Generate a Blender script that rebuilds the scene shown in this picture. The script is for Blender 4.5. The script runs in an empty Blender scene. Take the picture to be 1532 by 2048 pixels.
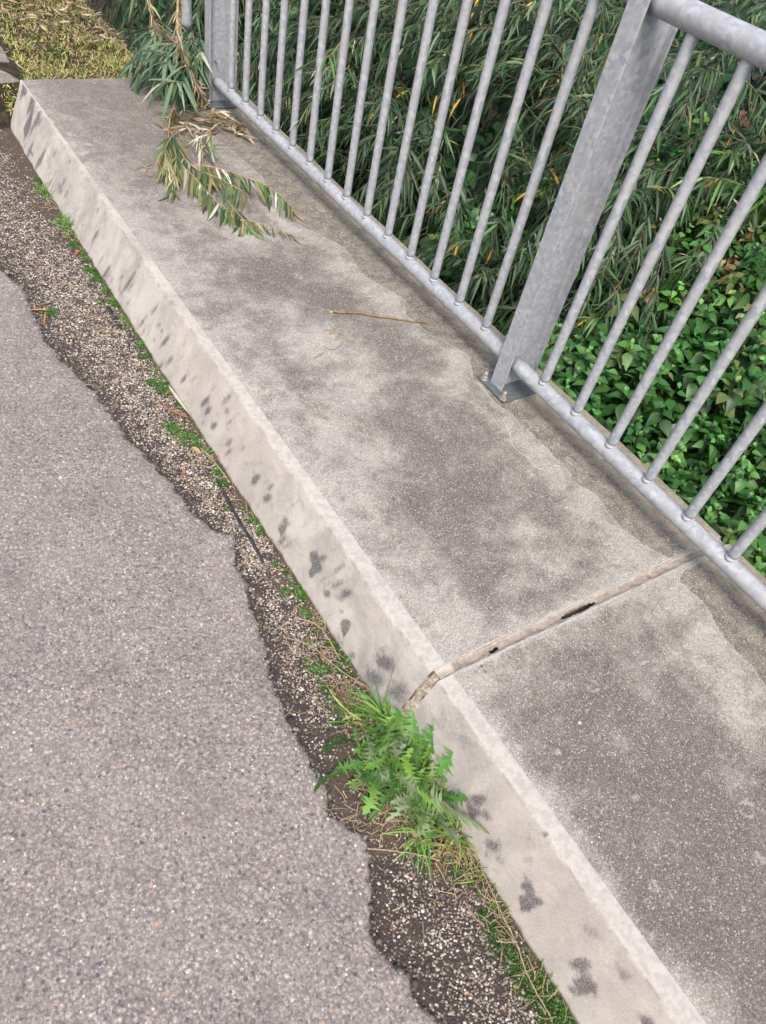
import bpy, math, random
import numpy as np
from mathutils import Vector, Matrix

# ------------------------------------------------------------------ camera, sky, sun, exposure
scene = bpy.context.scene
RM = np.array([[0.82786388, 0.29879945, -0.4747212121], [-0.53165587, 0.68780502, -0.49423303], [0.1788391, 0.66154602, 0.7282674161]])
FPX, CAMZ = 1452.98, 1.6
cam = bpy.data.cameras.new("camera")
cam.sensor_fit = 'VERTICAL'; cam.sensor_height = 24.0; cam.lens = FPX / 2048 * 24.0
cam.clip_start = 0.02; cam.clip_end = 600
camo = bpy.data.objects.new("camera", cam); scene.collection.objects.link(camo)
cam.dof.use_dof = True; cam.dof.focus_distance = 2.3; cam.dof.aperture_fstop = 3.6
camo.matrix_world = Matrix.Translation((0, 0, CAMZ)) @ Matrix(RM.tolist()).to_4x4()
scene.camera = camo
w = bpy.data.worlds.new("World"); scene.world = w; w.use_nodes = True
nt = w.node_tree; bg = nt.nodes['Background']
sky = nt.nodes.new('ShaderNodeTexSky'); sky.sky_type = 'NISHITA'; sky.sun_disc = False
SUN_EL, SUN_AZ = math.radians(54), math.radians(-142)     # azimuth measured from +Y towards +X
sky.sun_elevation = SUN_EL; sky.sun_rotation = SUN_AZ; sky.dust_density = 6.0; sky.air_density = 1.0; sky.ozone_density = 0.6
nt.links.new(sky.outputs[0], bg.inputs[0]); bg.inputs[1].default_value = 0.13
sl = bpy.data.lights.new("sun", 'SUN'); sl.energy = 1.3; sl.angle = math.radians(16); sl.color = (1, .975, .945)
so = bpy.data.objects.new("sun", sl); scene.collection.objects.link(so)
sd = Vector((math.sin(SUN_AZ) * math.cos(SUN_EL), math.cos(SUN_AZ) * math.cos(SUN_EL), math.sin(SUN_EL)))
so.rotation_euler = sd.to_track_quat('Z', 'Y').to_euler()
scene.view_settings.view_transform = 'Standard'; scene.view_settings.look = 'None'
scene.view_settings.exposure = 0.94; scene.view_settings.gamma = 1.0

rng = np.random.default_rng(7); random.seed(7)

def at(u, v, z=0.18):
    """world point on the horizontal surface of height z seen at photo position (u,v)"""
    d = RM @ np.array([(u - 766) / FPX, -(v - 1024) / FPX, -1.0])
    t = (z - CAMZ) / d[2]
    return d * t + np.array([0, 0, CAMZ])

def face_pt(u, v):
    """point on the battered kerb face: x = KX + (z-KZ)*slope"""
    d = RM @ np.array([(u - 766) / FPX, -(v - 1024) / FPX, -1.0])
    # plane through (.773,.18) and (.685,-.01)
    m = (.773 - .685) / .19
    t = (.773 + (CAMZ - .18) * m) / (d[0] - d[2] * m)
    return d * t + np.array([0, 0, CAMZ])

# ------------------------------------------------------------------ helpers
def tag(o, label=None, cat=None, group=None, kind=None):
    if label: o['label'] = label
    if cat: o['category'] = cat
    if group: o['group'] = group
    if kind: o['kind'] = kind
    return o

def empty(name, loc, label, cat, group=None):
    o = bpy.data.objects.new(name, None); scene.collection.objects.link(o); o.location = loc
    o.empty_display_size = .05
    return tag(o, label, cat, group)

def mesh_obj(name, V, F, mat, parent=None, smooth=True, attrs=None, cols=None, mats=None):
    """V (n,3) world coordinates; F list of arrays (m,k)"""
    V = np.asarray(V, dtype=np.float64)
    if parent is not None: V = V - np.array(parent.location)
    me = bpy.data.meshes.new(name)
    if isinstance(F, np.ndarray): F = [F]
    F = [np.asarray(f, dtype=np.int64) for f in F if len(f)]
    nl = sum(f.size for f in F); nf = sum(len(f) for f in F)
    me.vertices.add(len(V)); me.vertices.foreach_set('co', V.astype(np.float32).ravel())
    me.loops.add(nl); me.loops.foreach_set('vertex_index', np.concatenate([f.ravel() for f in F]).astype(np.int32))
    tot = np.concatenate([np.full(len(f), f.shape[1]) for f in F]); st = np.concatenate([[0], np.cumsum(tot)[:-1]])
    me.polygons.add(nf); me.polygons.foreach_set('loop_start', st.astype(np.int32)); me.polygons.foreach_set('loop_total', tot.astype(np.int32))
    me.polygons.foreach_set('use_smooth', np.full(nf, bool(smooth)))
    if attrs:
        for k, a in attrs.items():
            at_ = me.attributes.new(k, 'FLOAT', 'POINT'); at_.data.foreach_set('value', np.asarray(a, dtype=np.float32))
    if cols is not None:
        ca = me.attributes.new('Col', 'FLOAT_COLOR', 'POINT')
        c4 = np.ones((len(V), 4), dtype=np.float32); c4[:, :3] = cols; ca.data.foreach_set('color', c4.ravel())
    me.update(calc_edges=True); me.validate()
    me.materials.append(mat)
    o = bpy.data.objects.new(name, me); scene.collection.objects.link(o)
    if parent is not None: o.parent = parent
    return o

def merge(parts):
    """parts: list of (V, [F...], cols or None)"""
    Vs, Fs, Cs, n = [], [], [], 0
    for V, F, C in parts:
        Vs.append(V); 
        if C is not None: Cs.append(C)
        if isinstance(F, np.ndarray): F = [F]
        for f in F: Fs.append(np.asarray(f) + n)
        n += len(V)
    by = {}
    for f in Fs: by.setdefault(f.shape[1], []).append(f)
    return np.concatenate(Vs), [np.concatenate(b) for b in by.values()], (np.concatenate(Cs) if Cs else None)

def grid_faces(nu, nv):
    i = np.arange(nu - 1)[:, None] * nv + np.arange(nv - 1)[None, :]
    return np.stack([i, i + 1, i + nv + 1, i + nv], -1).reshape(-1, 4)

def tube(pts, rad, n=12, caps=True, wob=0.0):
    P = np.asarray(pts, float); m = len(P); r = np.broadcast_to(np.asarray(rad, float), (m,))
    T = np.gradient(P, axis=0); T /= np.linalg.norm(T, axis=1)[:, None] + 1e-12
    up = np.array([0, 0, 1.0]) if abs(T[0][2]) < .9 else np.array([1.0, 0, 0])
    V = []
    for i in range(m):
        a = np.cross(T[i], up); a /= np.linalg.norm(a) + 1e-12; b = np.cross(a, T[i]); up = b
        th = np.arange(n) * 2 * math.pi / n
        rr = r[i] * (1 + wob * rng.normal(size=n))
        V.append(P[i] + np.outer(np.cos(th) * rr, a) + np.outer(np.sin(th) * rr, b))
    V = np.concatenate(V)
    i = np.arange(m - 1)[:, None] * n + np.arange(n)[None, :]; j = np.arange(m - 1)[:, None] * n + (np.arange(n)[None, :] + 1) % n
    F = [np.stack([i, j, j + n, i + n], -1).reshape(-1, 4)]
    if caps: F += [np.arange(n)[None, ::-1], (np.arange(n) + (m - 1) * n)[None, :]]
    return V, F

def smooth_path(pts, n=30):
    P = np.asarray(pts, float); t = np.linspace(0, len(P) - 1, n); out = []
    for tt in t:
        i = min(int(tt), len(P) - 2); f = tt - i
        p0 = P[max(i - 1, 0)]; p1 = P[i]; p2 = P[i + 1]; p3 = P[min(i + 2, len(P) - 1)]
        out.append(.5 * ((2 * p1) + (-p0 + p2) * f + (2 * p0 - 5 * p1 + 4 * p2 - p3) * f * f + (-p0 + 3 * p1 - 3 * p2 + p3) * f ** 3))
    return np.array(out)

def box(x0, x1, y0, y1, z0, z1):
    V = np.array([(x, y, z) for z in (z0, z1) for x, y in ((x0, y0), (x1, y0), (x1, y1), (x0, y1))], float)
    F = np.array([(3, 2, 1, 0), (4, 5, 6, 7), (0, 1, 5, 4), (1, 2, 6, 5), (2, 3, 7, 6), (3, 0, 4, 7)])
    return V, [F]

def bevel(o, wdt, seg=2):
    m = o.modifiers.new('bevel', 'BEVEL'); m.width = wdt; m.segments = seg; m.limit_method = 'ANGLE'; m.angle_limit = math.radians(40)

# leaf profiles: list of (t, half width)
def prof_willow():
    t = np.array([0, .15, .45, .78, 1.0]); return t, np.array([.12, .7, 1, .62, 0.02])
def prof_ovate():
    t = np.array([0, .06, .06, .14, .2, .21, .32, .33, .46, .47, .6, .61, .74, .75, .86, .87, 1.0])
    t = np.linspace(0, 1, 17)
    b = np.interp(t, [0, .08, .25, .45, .7, .88, 1], [.05, .55, .98, .95, .55, .22, 0.0])
    b = b * np.where(np.arange(17) % 2 == 0, 1.0, .88); b[0] = .04; return t, b
def prof_lobed(n=6):
    t, b = [0, .12], [.07, .06]; d = .74 / n
    for i in range(n):
        c = .16 + d * (i + random.uniform(-.22, .22)) ; h = np.interp(c, [.1, .3, .6, .8, 1], [.45, .8, 1.0, .8, .6]) * (.6 + .65 * random.random())
        t += [c, c + .22 * d, c + .34 * d, c + .55 * d, c + .66 * d, c + .86 * d]; b += [.14, h * .62, h * .48, h, h * .5, .15]
    t += [.96, 1.08]; b += [.30, 0.0]; t = np.maximum.accumulate(np.array(t))
    return t, np.array(b)
def prof_grass():
    t = np.linspace(0, 1, 7); return t, np.interp(t, [0, .3, .7, 1], [.7, 1, .7, 0.02])

def leaves(base, axis, normal, L, W, sag, prof, fold=.25, curl=0.0, cols=None, wave=0.0):
    base = np.asarray(base, float); n = len(base)
    a = np.asarray(axis, float); a = a / (np.linalg.norm(a, axis=1)[:, None] + 1e-9)
    nn = np.asarray(normal, float); s = np.cross(nn, a); s /= np.linalg.norm(s, axis=1)[:, None] + 1e-9
    nn = np.cross(a, s)
    L = np.broadcast_to(np.asarray(L, float), (n,)); W = np.broadcast_to(np.asarray(W, float), (n,)); sag = np.broadcast_to(np.asarray(sag, float), (n,))
    curl = np.broadcast_to(np.asarray(curl, float), (n,))
    t, b = prof; m = len(t)
    mid = base[:, None] + a[:, None] * (L[:, None] * t)[:, :, None] + s[:, None] * ((curl * L)[:, None] * t ** 2)[:, :, None]
    mid[:, :, 2] -= (sag * L)[:, None] * t ** 2
    wv = wave * np.sin(t * 19)[None, :] * W[:, None]
    eL = mid + s[:, None] * (W[:, None] * b)[:, :, None] + nn[:, None] * (fold * W[:, None] * b + wv)[:, :, None]
    eR = mid - s[:, None] * (W[:, None] * b)[:, :, None] + nn[:, None] * (fold * W[:, None] * b - wv)[:, :, None]
    V = np.stack([eL, mid, eR], 2).reshape(-1, 3)
    k = np.arange(m - 1) * 3
    f = np.concatenate([np.stack([k, k + 1, k + 4, k + 3], -1), np.stack([k + 1, k + 2, k + 5, k + 4], -1)])
    F = (f[None] + (np.arange(n) * m * 3)[:, None, None]).reshape(-1, 4)
    C = None
    if cols is not None: C = np.repeat(np.asarray(cols, float), m * 3, axis=0)
    return V, [F], C

def rvec(n, s=1.0): return rng.normal(size=(n, 3)) * s
def pick(pal, n, jit=.15, p=None):
    pal = np.array(pal, float); i = rng.choice(len(pal), n, p=p)
    return np.clip(pal[i] * (1 + rng.normal(size=(n, 1)) * jit), 0.002, 1)

def lin(c): 
    c = np.array(c, float) / 255; return np.where(c < .04045, c / 12.92, ((c + .055) / 1.055) ** 2.4)
GAIN = 1.35
def C(r, g, b): return tuple((lin((r, g, b)) / GAIN).tolist()) + (1.0,)

# ------------------------------------------------------------------ node helpers
class N:
    def __init__(s, name):
        s.m = bpy.data.materials.new(name); s.m.use_nodes = True; s.t = s.m.node_tree; s.b = s.t.nodes['Principled BSDF']
        s.co = s.t.nodes.new('ShaderNodeTexCoord').outputs['Object']
    def put(s, sock, v):
        if hasattr(v, 'links'): s.t.links.new(v, sock)
        else: sock.default_value = v
    def noise(s, scale, detail=4, rough=.6, vec=None, dist=0.0, col=False):
        n = s.t.nodes.new('ShaderNodeTexNoise'); n.inputs['Scale'].default_value = scale; n.inputs['Detail'].default_value = detail
        n.inputs['Roughness'].default_value = rough; n.inputs['Distortion'].default_value = dist; s.put(n.inputs['Vector'], vec or s.co)
        return n.outputs['Color' if col else 'Fac']
    def vor(s, scale, feat='F1', out='Distance', rnd=1.0, vec=None):
        n = s.t.nodes.new('ShaderNodeTexVoronoi'); n.feature = feat; n.inputs['Scale'].default_value = scale
        n.inputs['Randomness'].default_value = rnd; s.put(n.inputs['Vector'], vec or s.co); return n.outputs[out]
    def map(s, v, a, b, c=0.0, d=1.0, smooth=True):
        n = s.t.nodes.new('ShaderNodeMapRange'); n.interpolation_type = 'SMOOTHSTEP' if smooth else 'LINEAR'
        s.put(n.inputs['Value'], v); n.inputs['From Min'].default_value = a; n.inputs['From Max'].default_value = b
        n.inputs['To Min'].default_value = c; n.inputs['To Max'].default_value = d; return n.outputs['Result']
    def math(s, op, a, b=0.0, clamp=False):
        n = s.t.nodes.new('ShaderNodeMath'); n.operation = op; n.use_clamp = clamp; s.put(n.inputs[0], a); s.put(n.inputs[1], b); return n.outputs[0]
    def mix(s, f, a, b, mode='MIX'):
        n = s.t.nodes.new('ShaderNodeMix'); n.data_type = 'RGBA'; n.blend_type = mode; n.clamp_factor = True
        s.put(n.inputs[0], f); s.put(n.inputs[6], a); s.put(n.inputs[7], b); return n.outputs[2]
    def ramp(s, v, stops, interp='LINEAR'):
        n = s.t.nodes.new('ShaderNodeValToRGB'); n.color_ramp.interpolation = interp; e = n.color_ramp.elements
        while len(e) < len(stops): e.new(0.5)
        for i, (p, c) in enumerate(stops): e[i].position = p; e[i].color = c
        s.put(n.inputs[0], v); return n.outputs[0]
    def attr(s, name, out='Fac'):
        n = s.t.nodes.new('ShaderNodeAttribute'); n.attribute_name = name; return n.outputs[out]
    def sep(s, v, i):
        n = s.t.nodes.new('ShaderNodeSeparateXYZ'); s.put(n.inputs[0], v); return n.outputs[i]
    def bump(s, h, strength=.5, dist=.002, normal=None):
        n = s.t.nodes.new('ShaderNodeBump'); n.inputs['Strength'].default_value = strength; n.inputs['Distance'].default_value = dist
        s.put(n.inputs['Height'], h)
        if normal is not None: s.put(n.inputs['Normal'], normal)
        s.put(s.b.inputs['Normal'], n.outputs[0]); return n.outputs[0]
    def warp(s, scale, amt):
        n = s.t.nodes.new('ShaderNodeVectorMath'); n.operation = 'MULTIPLY_ADD'; c = s.noise(scale, 3, .6, col=True)
        s.put(n.inputs[0], c); n.inputs[1].default_value = (amt,) * 3; s.put(n.inputs[2], s.co); return n.outputs[0]
    def fin(s, col, rough=.8, spec=.3, metal=0.0):
        s.put(s.b.inputs['Base Color'], col); s.put(s.b.inputs['Roughness'], rough); s.put(s.b.inputs['Specular IOR Level'], spec); s.put(s.b.inputs['Metallic'], metal)
        return s.m

# ---- asphalt
def mat_asphalt():
    n = N('worn_asphalt'); v = n.warp(60, .005)
    c1 = n.sep(n.vor(125, out='Color', vec=v), 0); d1 = n.vor(125, out='Distance', vec=v)
    stones = n.ramp(c1, [(0, C(70, 73, 82)), (.10, C(92, 94, 102)), (.22, C(110, 107, 108)), (.38, C(136, 130, 126)), (.54, C(156, 147, 141)), (.64, C(176, 162, 152)), (.76, C(158, 146, 136)), (.88, C(150, 152, 156)), (.96, C(196, 187, 178)), (1, C(216, 209, 200))])
    c2 = n.sep(n.vor(300, out='Color', vec=v), 1)
    fine = n.ramp(c2, [(0, C(94, 91, 91)), (.35, C(140, 133, 128)), (.7, C(166, 157, 150)), (.93, C(186, 177, 169)), (1, C(228, 221, 213))])
    col = n.mix(n.map(n.noise(120, 3), .40, .56), stones, fine)
    col = n.mix(n.map(d1, .42, .66, 0, .5), col, C(104, 98, 95))
    col = n.mix(n.map(n.noise(420, 3, .7), .35, .65, 0, .22), col, C(170, 161, 155))
    col = n.mix(n.map(n.noise(2.2, 5, .65), .40, .66, 0, .16), col, C(190, 181, 176))
    col = n.mix(n.map(n.noise(6, 7, .72), .46, .68, 0, .38), col, C(104, 99, 98))
    sp = n.vor(62, out='Distance', vec=v); sc = n.sep(n.vor(62, out='Color', vec=v), 2)
    for lo, hi, cc, r_, st in ((.93, 1.1, (232, 226, 218), .17, .95), (.02, .05, (196, 158, 132), .24, .7), (.30, .42, (84, 87, 96), .26, .8), (.50, .56, (176, 182, 190), .22, .6)):
        f = n.math('MULTIPLY', n.map(sp, r_, r_ + .06, st, 0), n.math('MULTIPLY', n.map(sc, lo, lo + .01), n.map(sc, hi, hi + .01, 1, 0)))
        col = n.mix(f, col, C(*cc))
    col = n.mix(1.0, col, (.985, .985, 1.0, 1), 'MULTIPLY')
    h = n.math('ADD', n.math('MULTIPLY', d1, -1.0), n.math('MULTIPLY', n.noise(500, 2), .5))
    n.bump(h, .7, .003)
    return n.fin(col, n.map(c1, 0, 1, .75, .95), .3)

# ---- gutter base (old dark asphalt with dirt)
def mat_gutter():
    n = N('gutter_asphalt'); v = n.warp(50, .004)
    d = n.vor(190, out='Distance', vec=v); c = n.sep(n.vor(190, out='Color', vec=v), 0)
    st = n.ramp(c, [(0, C(48, 44, 43)), (.4, C(82, 75, 71)), (.62, C(120, 110, 102)), (.8, C(168, 155, 143)), (.93, C(215, 205, 192))])
    base = n.mix(n.noise(120, 3), C(52, 48, 47), C(92, 84, 79))
    f = n.map(d, .34, .46, 1, 0)
    dense = n.attr('dense')
    thr = n.math('GREATER_THAN', n.math('ADD', n.sep(n.vor(190, out='Color', vec=v), 1), n.math('MULTIPLY', dense, .75)), .62)
    col = n.mix(n.math('MULTIPLY', f, thr), base, st)
    soil = n.mix(n.noise(160, 5, .7), C(58, 50, 44), C(118, 104, 93))
    dm = n.math('ADD', n.attr('dirt'), n.math('MULTIPLY', n.math('SUBTRACT', n.noise(28, 5, .7), .5), 1.5))
    col = n.mix(n.map(dm, .38, .62), col, soil)
    mm = n.math('ADD', n.attr('moss'), n.math('MULTIPLY', n.math('SUBTRACT', n.noise(70, 5, .7), .5), 1.6))
    col = n.mix(n.map(mm, .5, .75), col, n.mix(n.noise(300, 3), C(38, 46, 20), C(84, 98, 42)))
    n.bump(n.math('ADD', n.math('MULTIPLY', d, -1.0), n.noise(240, 4, .7)), .8, .004)
    return n.fin(col, .92, .25)

def speck(n, col, scale, thr, dark, light, amt=.6, v=None):
    c = n.sep(n.vor(scale, out='Color', vec=v), 0); d = n.vor(scale, out='Distance', vec=v)
    col = n.mix(n.math('MULTIPLY', n.map(d, .3, .5, amt, 0), n.map(c, thr, thr + .02)), col, light)
    return n.mix(n.math('MULTIPLY', n.map(d, .3, .5, amt, 0), n.map(c, 1 - thr - .02, 1 - thr, 1, 0)), col, dark)

def mat_deck():
    n = N('weathered_concrete'); v = n.warp(90, .003)
    big = n.noise(4.5, 6, .68, dist=.4); mid = n.noise(17, 6, .7, dist=.5); fine = n.noise(260, 3, .7); f2 = n.noise(700, 2, .6)
    dk = n.attr('dark'); pl = n.attr('pale'); br = n.attr('brown')
    f = n.math('ADD', n.math('MULTIPLY', n.math('SUBTRACT', big, .5), 1.3), n.math('MULTIPLY', n.math('SUBTRACT', mid, .5), 1.1))
    bl = n.noise(8.5, 12, .74, dist=.25)
    f = n.math('ADD', f, n.map(bl, .38, .62, -.2, .2)); f = n.math('ADD', f, n.math('MULTIPLY', n.math('SUBTRACT', fine, .5), .8))
    tone = n.math('ADD', n.math('ADD', f, .5), n.math('MULTIPLY', n.math('SUBTRACT', pl, dk), .58))
    col = n.ramp(tone, [(.0, C(84, 80, 76)), (.28, C(104, 99, 92)), (.5, C(130, 125, 117)), (.74, C(158, 154, 146)), (1.0, C(184, 181, 173))])
    oy = n.sep(n.co, 1); col = n.mix(n.map(oy, 2.2, 3.6, 0, .42), col, n.mix(n.map(mid, .4, .6), C(118, 107, 97), C(138, 126, 116)))
    # warm brown/green growth in the band by the railing
    bm = n.math('ADD', br, n.math('MULTIPLY', n.math('SUBTRACT', n.noise(14, 6, .7), .5), .9))
    brown = n.mix(n.map(n.noise(20, 8, .75, dist=.6), .40, .58), C(148, 136, 116), C(76, 66, 52))
    brown = n.mix(n.map(n.noise(9, 4, .6), .5, .68, 0, .55), brown, C(112, 108, 66))
    brown = n.mix(n.map(n.noise(60, 5, .8), .58, .74, 0, .65), brown, C(74, 66, 54))
    col = n.mix(n.map(bm, .42, .56, 0, .9), col, brown)
    # crust line just outside of the growth
    rim = n.math('MULTIPLY', n.map(bm, .26, .40), n.map(bm, .43, .5, 1, 0))
    col = n.mix(n.math('MULTIPLY', rim, .5), col, C(196, 190, 180))
    # sand grain
    v2 = n.warp(300, .001)
    cr = n.noise(46, 8, .82, dist=.3); gr2 = n.noise(230, 3, .75)
    col = n.mix(n.map(cr, .54, .66, 0, .36), col, C(84, 79, 72)); col = n.mix(n.map(cr, .47, .33, 0, .42), col, C(206, 203, 197))
    col = n.mix(n.map(gr2, .40, .62), n.mix(.30, col, C(58, 54, 49)), n.mix(.12, col, C(236, 233, 227)))
    col = n.mix(n.map(f2, .36, .64), n.mix(.26, col, C(50, 46, 41)), n.mix(.14, col, C(236, 233, 227)))
    ob = n.sep(n.co, 0); col = n.mix(n.math('MULTIPLY', n.map(n.math('ADD', ob, n.math('MULTIPLY', n.noise(12, 5, .7), .06)), 1.675, 1.70), n.map(n.noise(30, 5, .75), .35, .6, .3, .8)), col, C(186, 174, 150))
    col = speck(n, col, 420, .78, C(92, 87, 81), C(214, 210, 203), .6, v)
    col = speck(n, col, 230, .90, C(80, 76, 70), C(222, 218, 211), .6, v)
    wl = n.noise(16, 12, .8, dist=.15); wt = n.math('ADD', wl, n.math('MULTIPLY', n.math('SUBTRACT', pl, .55), .16))
    col = n.mix(n.map(wt, .575, .605, 0, .5), col, C(196, 193, 186))
    dt = n.noise(11, 12, .8, dist=.2); col = n.mix(n.map(dt, .60, .66, 0, .45), col, C(96, 90, 82))
    # whitish rings and flecks
    sp = n.vor(13, out='Distance', vec=n.warp(40, .012)); sc = n.sep(n.vor(13, out='Color'), 1)
    ring = n.math('MULTIPLY', n.math('MULTIPLY', n.map(sp, .13, .18), n.map(sp, .22, .27, 1, 0)), n.map(sc, .86, .88))
    col = n.mix(n.math('MULTIPLY', n.math('MULTIPLY', ring, n.map(n.noise(90, 3), .4, .6)), .45), col, C(205, 200, 192))
    # yellow-green lichen dots on the near slab
    lf = n.attr('lichen'); ld = n.vor(52, out='Distance', vec=n.warp(80, .008)); lc = n.sep(n.vor(52, out='Color', vec=n.warp(80, .008)), 0)
    m = n.math('MULTIPLY', n.math('MULTIPLY', n.map(ld, .16, .30, 1, 0), n.map(lc, .5, .55)), lf)
    col = n.mix(n.math('MULTIPLY', m, .9), col, n.mix(n.map(n.noise(28, 2), .45, .55), C(98, 95, 86), C(132, 122, 58)))
    h = n.math('ADD', n.math('MULTIPLY', f2, .6), n.math('ADD', n.math('MULTIPLY', fine, .7), n.math('MULTIPLY', mid, 1.2)))
    n.bump(h, .45, .0025)
    return n.fin(col, .88, .25)

def mat_kerb():
    n = N('kerb_concrete'); v = n.warp(90, .002)
    fine = n.noise(420, 3, .7); big = n.noise(7, 6, .7, dist=.5)
    col = n.mix(n.map(big, .3, .7), C(163, 159, 154), C(203, 198, 192))
    col = n.mix(n.map(n.noise(2.2, 4, .6), .4, .65, 0, .5), col, C(192, 183, 174))
    col = n.mix(n.map(n.noise(30, 6, .75, dist=.8), .52, .72, 0, .5), col, C(150, 142, 134))
    col = speck(n, col, 420, .82, C(128, 121, 114), C(232, 226, 218), .45, v)
    st = n.attr('strip')
    sc_ = n.mix(n.map(n.noise(45, 5, .75), .4, .62), C(200, 197, 192), C(178, 174, 168))
    sm = n.math('ADD', st, n.math('MULTIPLY', n.math('SUBTRACT', n.noise(60, 4, .7), .5), .5))
    col = n.mix(n.map(sm, .42, .56, 0, .75), col, sc_)
    lm = n.attr('line')
    col = n.mix(n.math('MULTIPLY', lm, n.map(n.noise(24, 5, .75), .44, .58, 0, .8)), col, C(96, 84, 68))
    # rubber scuffs
    mp = n.t.nodes.new('ShaderNodeMapping'); mp.vector_type = 'TEXTURE'; mp.inputs['Rotation'].default_value = (math.radians(62), 0, 0); mp.inputs['Scale'].default_value = (1, 5, 1); n.put(mp.inputs['Vector'], n.co)
    stk = n.noise(130, 4, .7, vec=mp.outputs[0])
    sf = n.math('ADD', n.attr('scuff'), n.math('MULTIPLY', n.math('SUBTRACT', n.noise(60, 5, .75, dist=.8), .5), .7))
    sf = n.math('ADD', sf, n.math('MULTIPLY', n.math('SUBTRACT', stk, .5), .7))
    sf = n.math('MULTIPLY', n.math('MULTIPLY', n.map(sf, .2, .85, 0, .9), n.map(n.attr('scuff'), .04, .3)), n.map(fine, .34, .6, .35, 1))
    col = n.mix(sf, col, C(58, 60, 68))
    # dirt along the foot
    ft = n.math('ADD', n.attr('foot'), n.math('MULTIPLY', n.math('SUBTRACT', n.noise(40, 5, .7), .5), .9))
    col = n.mix(n.map(ft, .55, .95, 0, .8), col, C(96, 76, 56))
    n.bump(n.math('ADD', fine, n.math('MULTIPLY', n.noise(60, 5, .7), 1.2)), .4, .002)
    return n.fin(col, .88, .25)

def mat_galv(name='galvanised_steel', tint=(1, 1, 1)):
    n = N(name); v = n.warp(30, .01)
    c = n.sep(n.vor(75, out='Color', vec=v), 0)
    t = lambda r, g, b: C(r * tint[0], g * tint[1], b * tint[2])
    col = n.ramp(c, [(0, t(158, 166, 178)), (.5, t(174, 180, 188)), (1, t(194, 198, 202))])
    col = n.mix(n.map(n.noise(14, 6, .7), .4, .65, 0, .6), col, t(172, 173, 176))
    col = n.mix(n.map(n.noise(48, 6, .8, dist=.5), .52, .72, 0, .6), col, t(212, 212, 210))
    col = n.mix(n.map(n.noise(8, 6, .7), .56, .76, 0, .5), col, t(132, 130, 128))
    col = n.mix(n.map(n.noise(34, 4, .8), .68, .8, 0, .7), col, t(126, 112, 98))
    n.bump(n.noise(60, 5, .7), .15, .001)
    return n.fin(col, n.map(c, 0, 1, .5, .62), .5, .12)

def mat_leaf(name, under=None, rough=.5, trans=.25, vein=.25):
    n = N(name); col = n.attr('Col', 'Color')
    col = n.mix(n.map(n.noise(35, 3), .35, .7, 0, .35), col, n.mix(.6, col, (.02, .03, .01, 1)))
    if under is not None:
        g = n.t.nodes.new('ShaderNodeNewGeometry').outputs['Backfacing']
        col = n.mix(n.math('MULTIPLY', g, .5), col, under)
    n.fin(col, rough, .4)
    tr = n.t.nodes.new('ShaderNodeBsdfTranslucent'); n.put(tr.inputs[0], col)
    mx = n.t.nodes.new('ShaderNodeMixShader'); mx.inputs[0].default_value = trans
    out = n.t.nodes['Material Output']; n.t.links.new(n.b.outputs[0], mx.inputs[1]); n.t.links.new(tr.outputs[0], mx.inputs[2]); n.t.links.new(mx.outputs[0], out.inputs[0])
    return n.m

def mat_plain(name, a, b, scale=60, rough=.8, spec=.3, metal=0.0, bmp=.3):
    n = N(name); col = n.mix(n.map(n.noise(scale, 5, .7), .35, .68), a, b); n.bump(n.noise(scale * 3, 4, .7), bmp, .002)
    return n.fin(col, rough, spec, metal)

def mat_filler():
    n = N('joint_filler'); col = n.mix(n.map(n.noise(45, 5, .7), .35, .68), C(150, 140, 131), C(180, 170, 160))
    col = n.mix(n.map(n.noise(150, 5, .8), .60, .70, 0, .8), col, C(74, 62, 54))
    wm = n.math('ADD', n.attr('edge'), n.math('MULTIPLY', n.math('SUBTRACT', n.noise(55, 5, .8), .5), 1.6))
    col = n.mix(n.map(wm, .35, .75, 0, .85), col, C(204, 193, 180)); n.bump(n.noise(140, 5, .75), .9, .003)
    return n.fin(col, .95, .2)

def mat_col(name, rough=.8):
    n = N(name); return n.fin(n.mix(n.map(n.noise(400, 3), .4, .7, 0, .4), n.attr('Col', 'Color'), C(90, 82, 74)), rough, .3)

M = dict(asphalt=mat_asphalt(), gutter=mat_gutter(), deck=mat_deck(), kerb=mat_kerb(), galv=mat_galv(),
         plate=mat_galv('stained_galvanised_steel', (.56, .60, .61)),
         willow=mat_leaf('willow_leaf', C(96, 112, 98), .48, .12), broad=mat_leaf('broad_leaf', C(90, 130, 80), .42, .2),
         weed=mat_leaf('weed_leaf', C(112, 140, 84), .5, .3), grass=mat_leaf('grass_blade', None, .55, .3),
         dry=mat_leaf('dry_leaf', C(190, 176, 150), .8, .15), moss=mat_leaf('moss_cushion', None, .9, .2),
         bark=mat_plain('bark', C(70, 60, 46), C(140, 122, 96), 50), twig=mat_plain('pale_twig', C(150, 120, 84), C(206, 180, 140), 70),
         soil=mat_plain('soil', C(30, 27, 19), C(70, 62, 44), 30, .95), bitumen=mat_plain('bitumen', C(38, 38, 42), C(66, 66, 72), 60, .6, .4),
         stone=mat_col('stone_chip'), steel=mat_plain('bolt_steel', C(150, 143, 134), C(226, 220, 210), 160, .35, .5, .5, .1),
         filler=mat_filler(),
         mortar=mat_plain('crumbling_mortar', C(142, 130, 114), C(204, 193, 176), 60, .95, .2, 0, 1.0),
         dark=mat_plain('hole_shade', C(22, 20, 18), C(44, 40, 36), 40, 1.0, .1))

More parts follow.
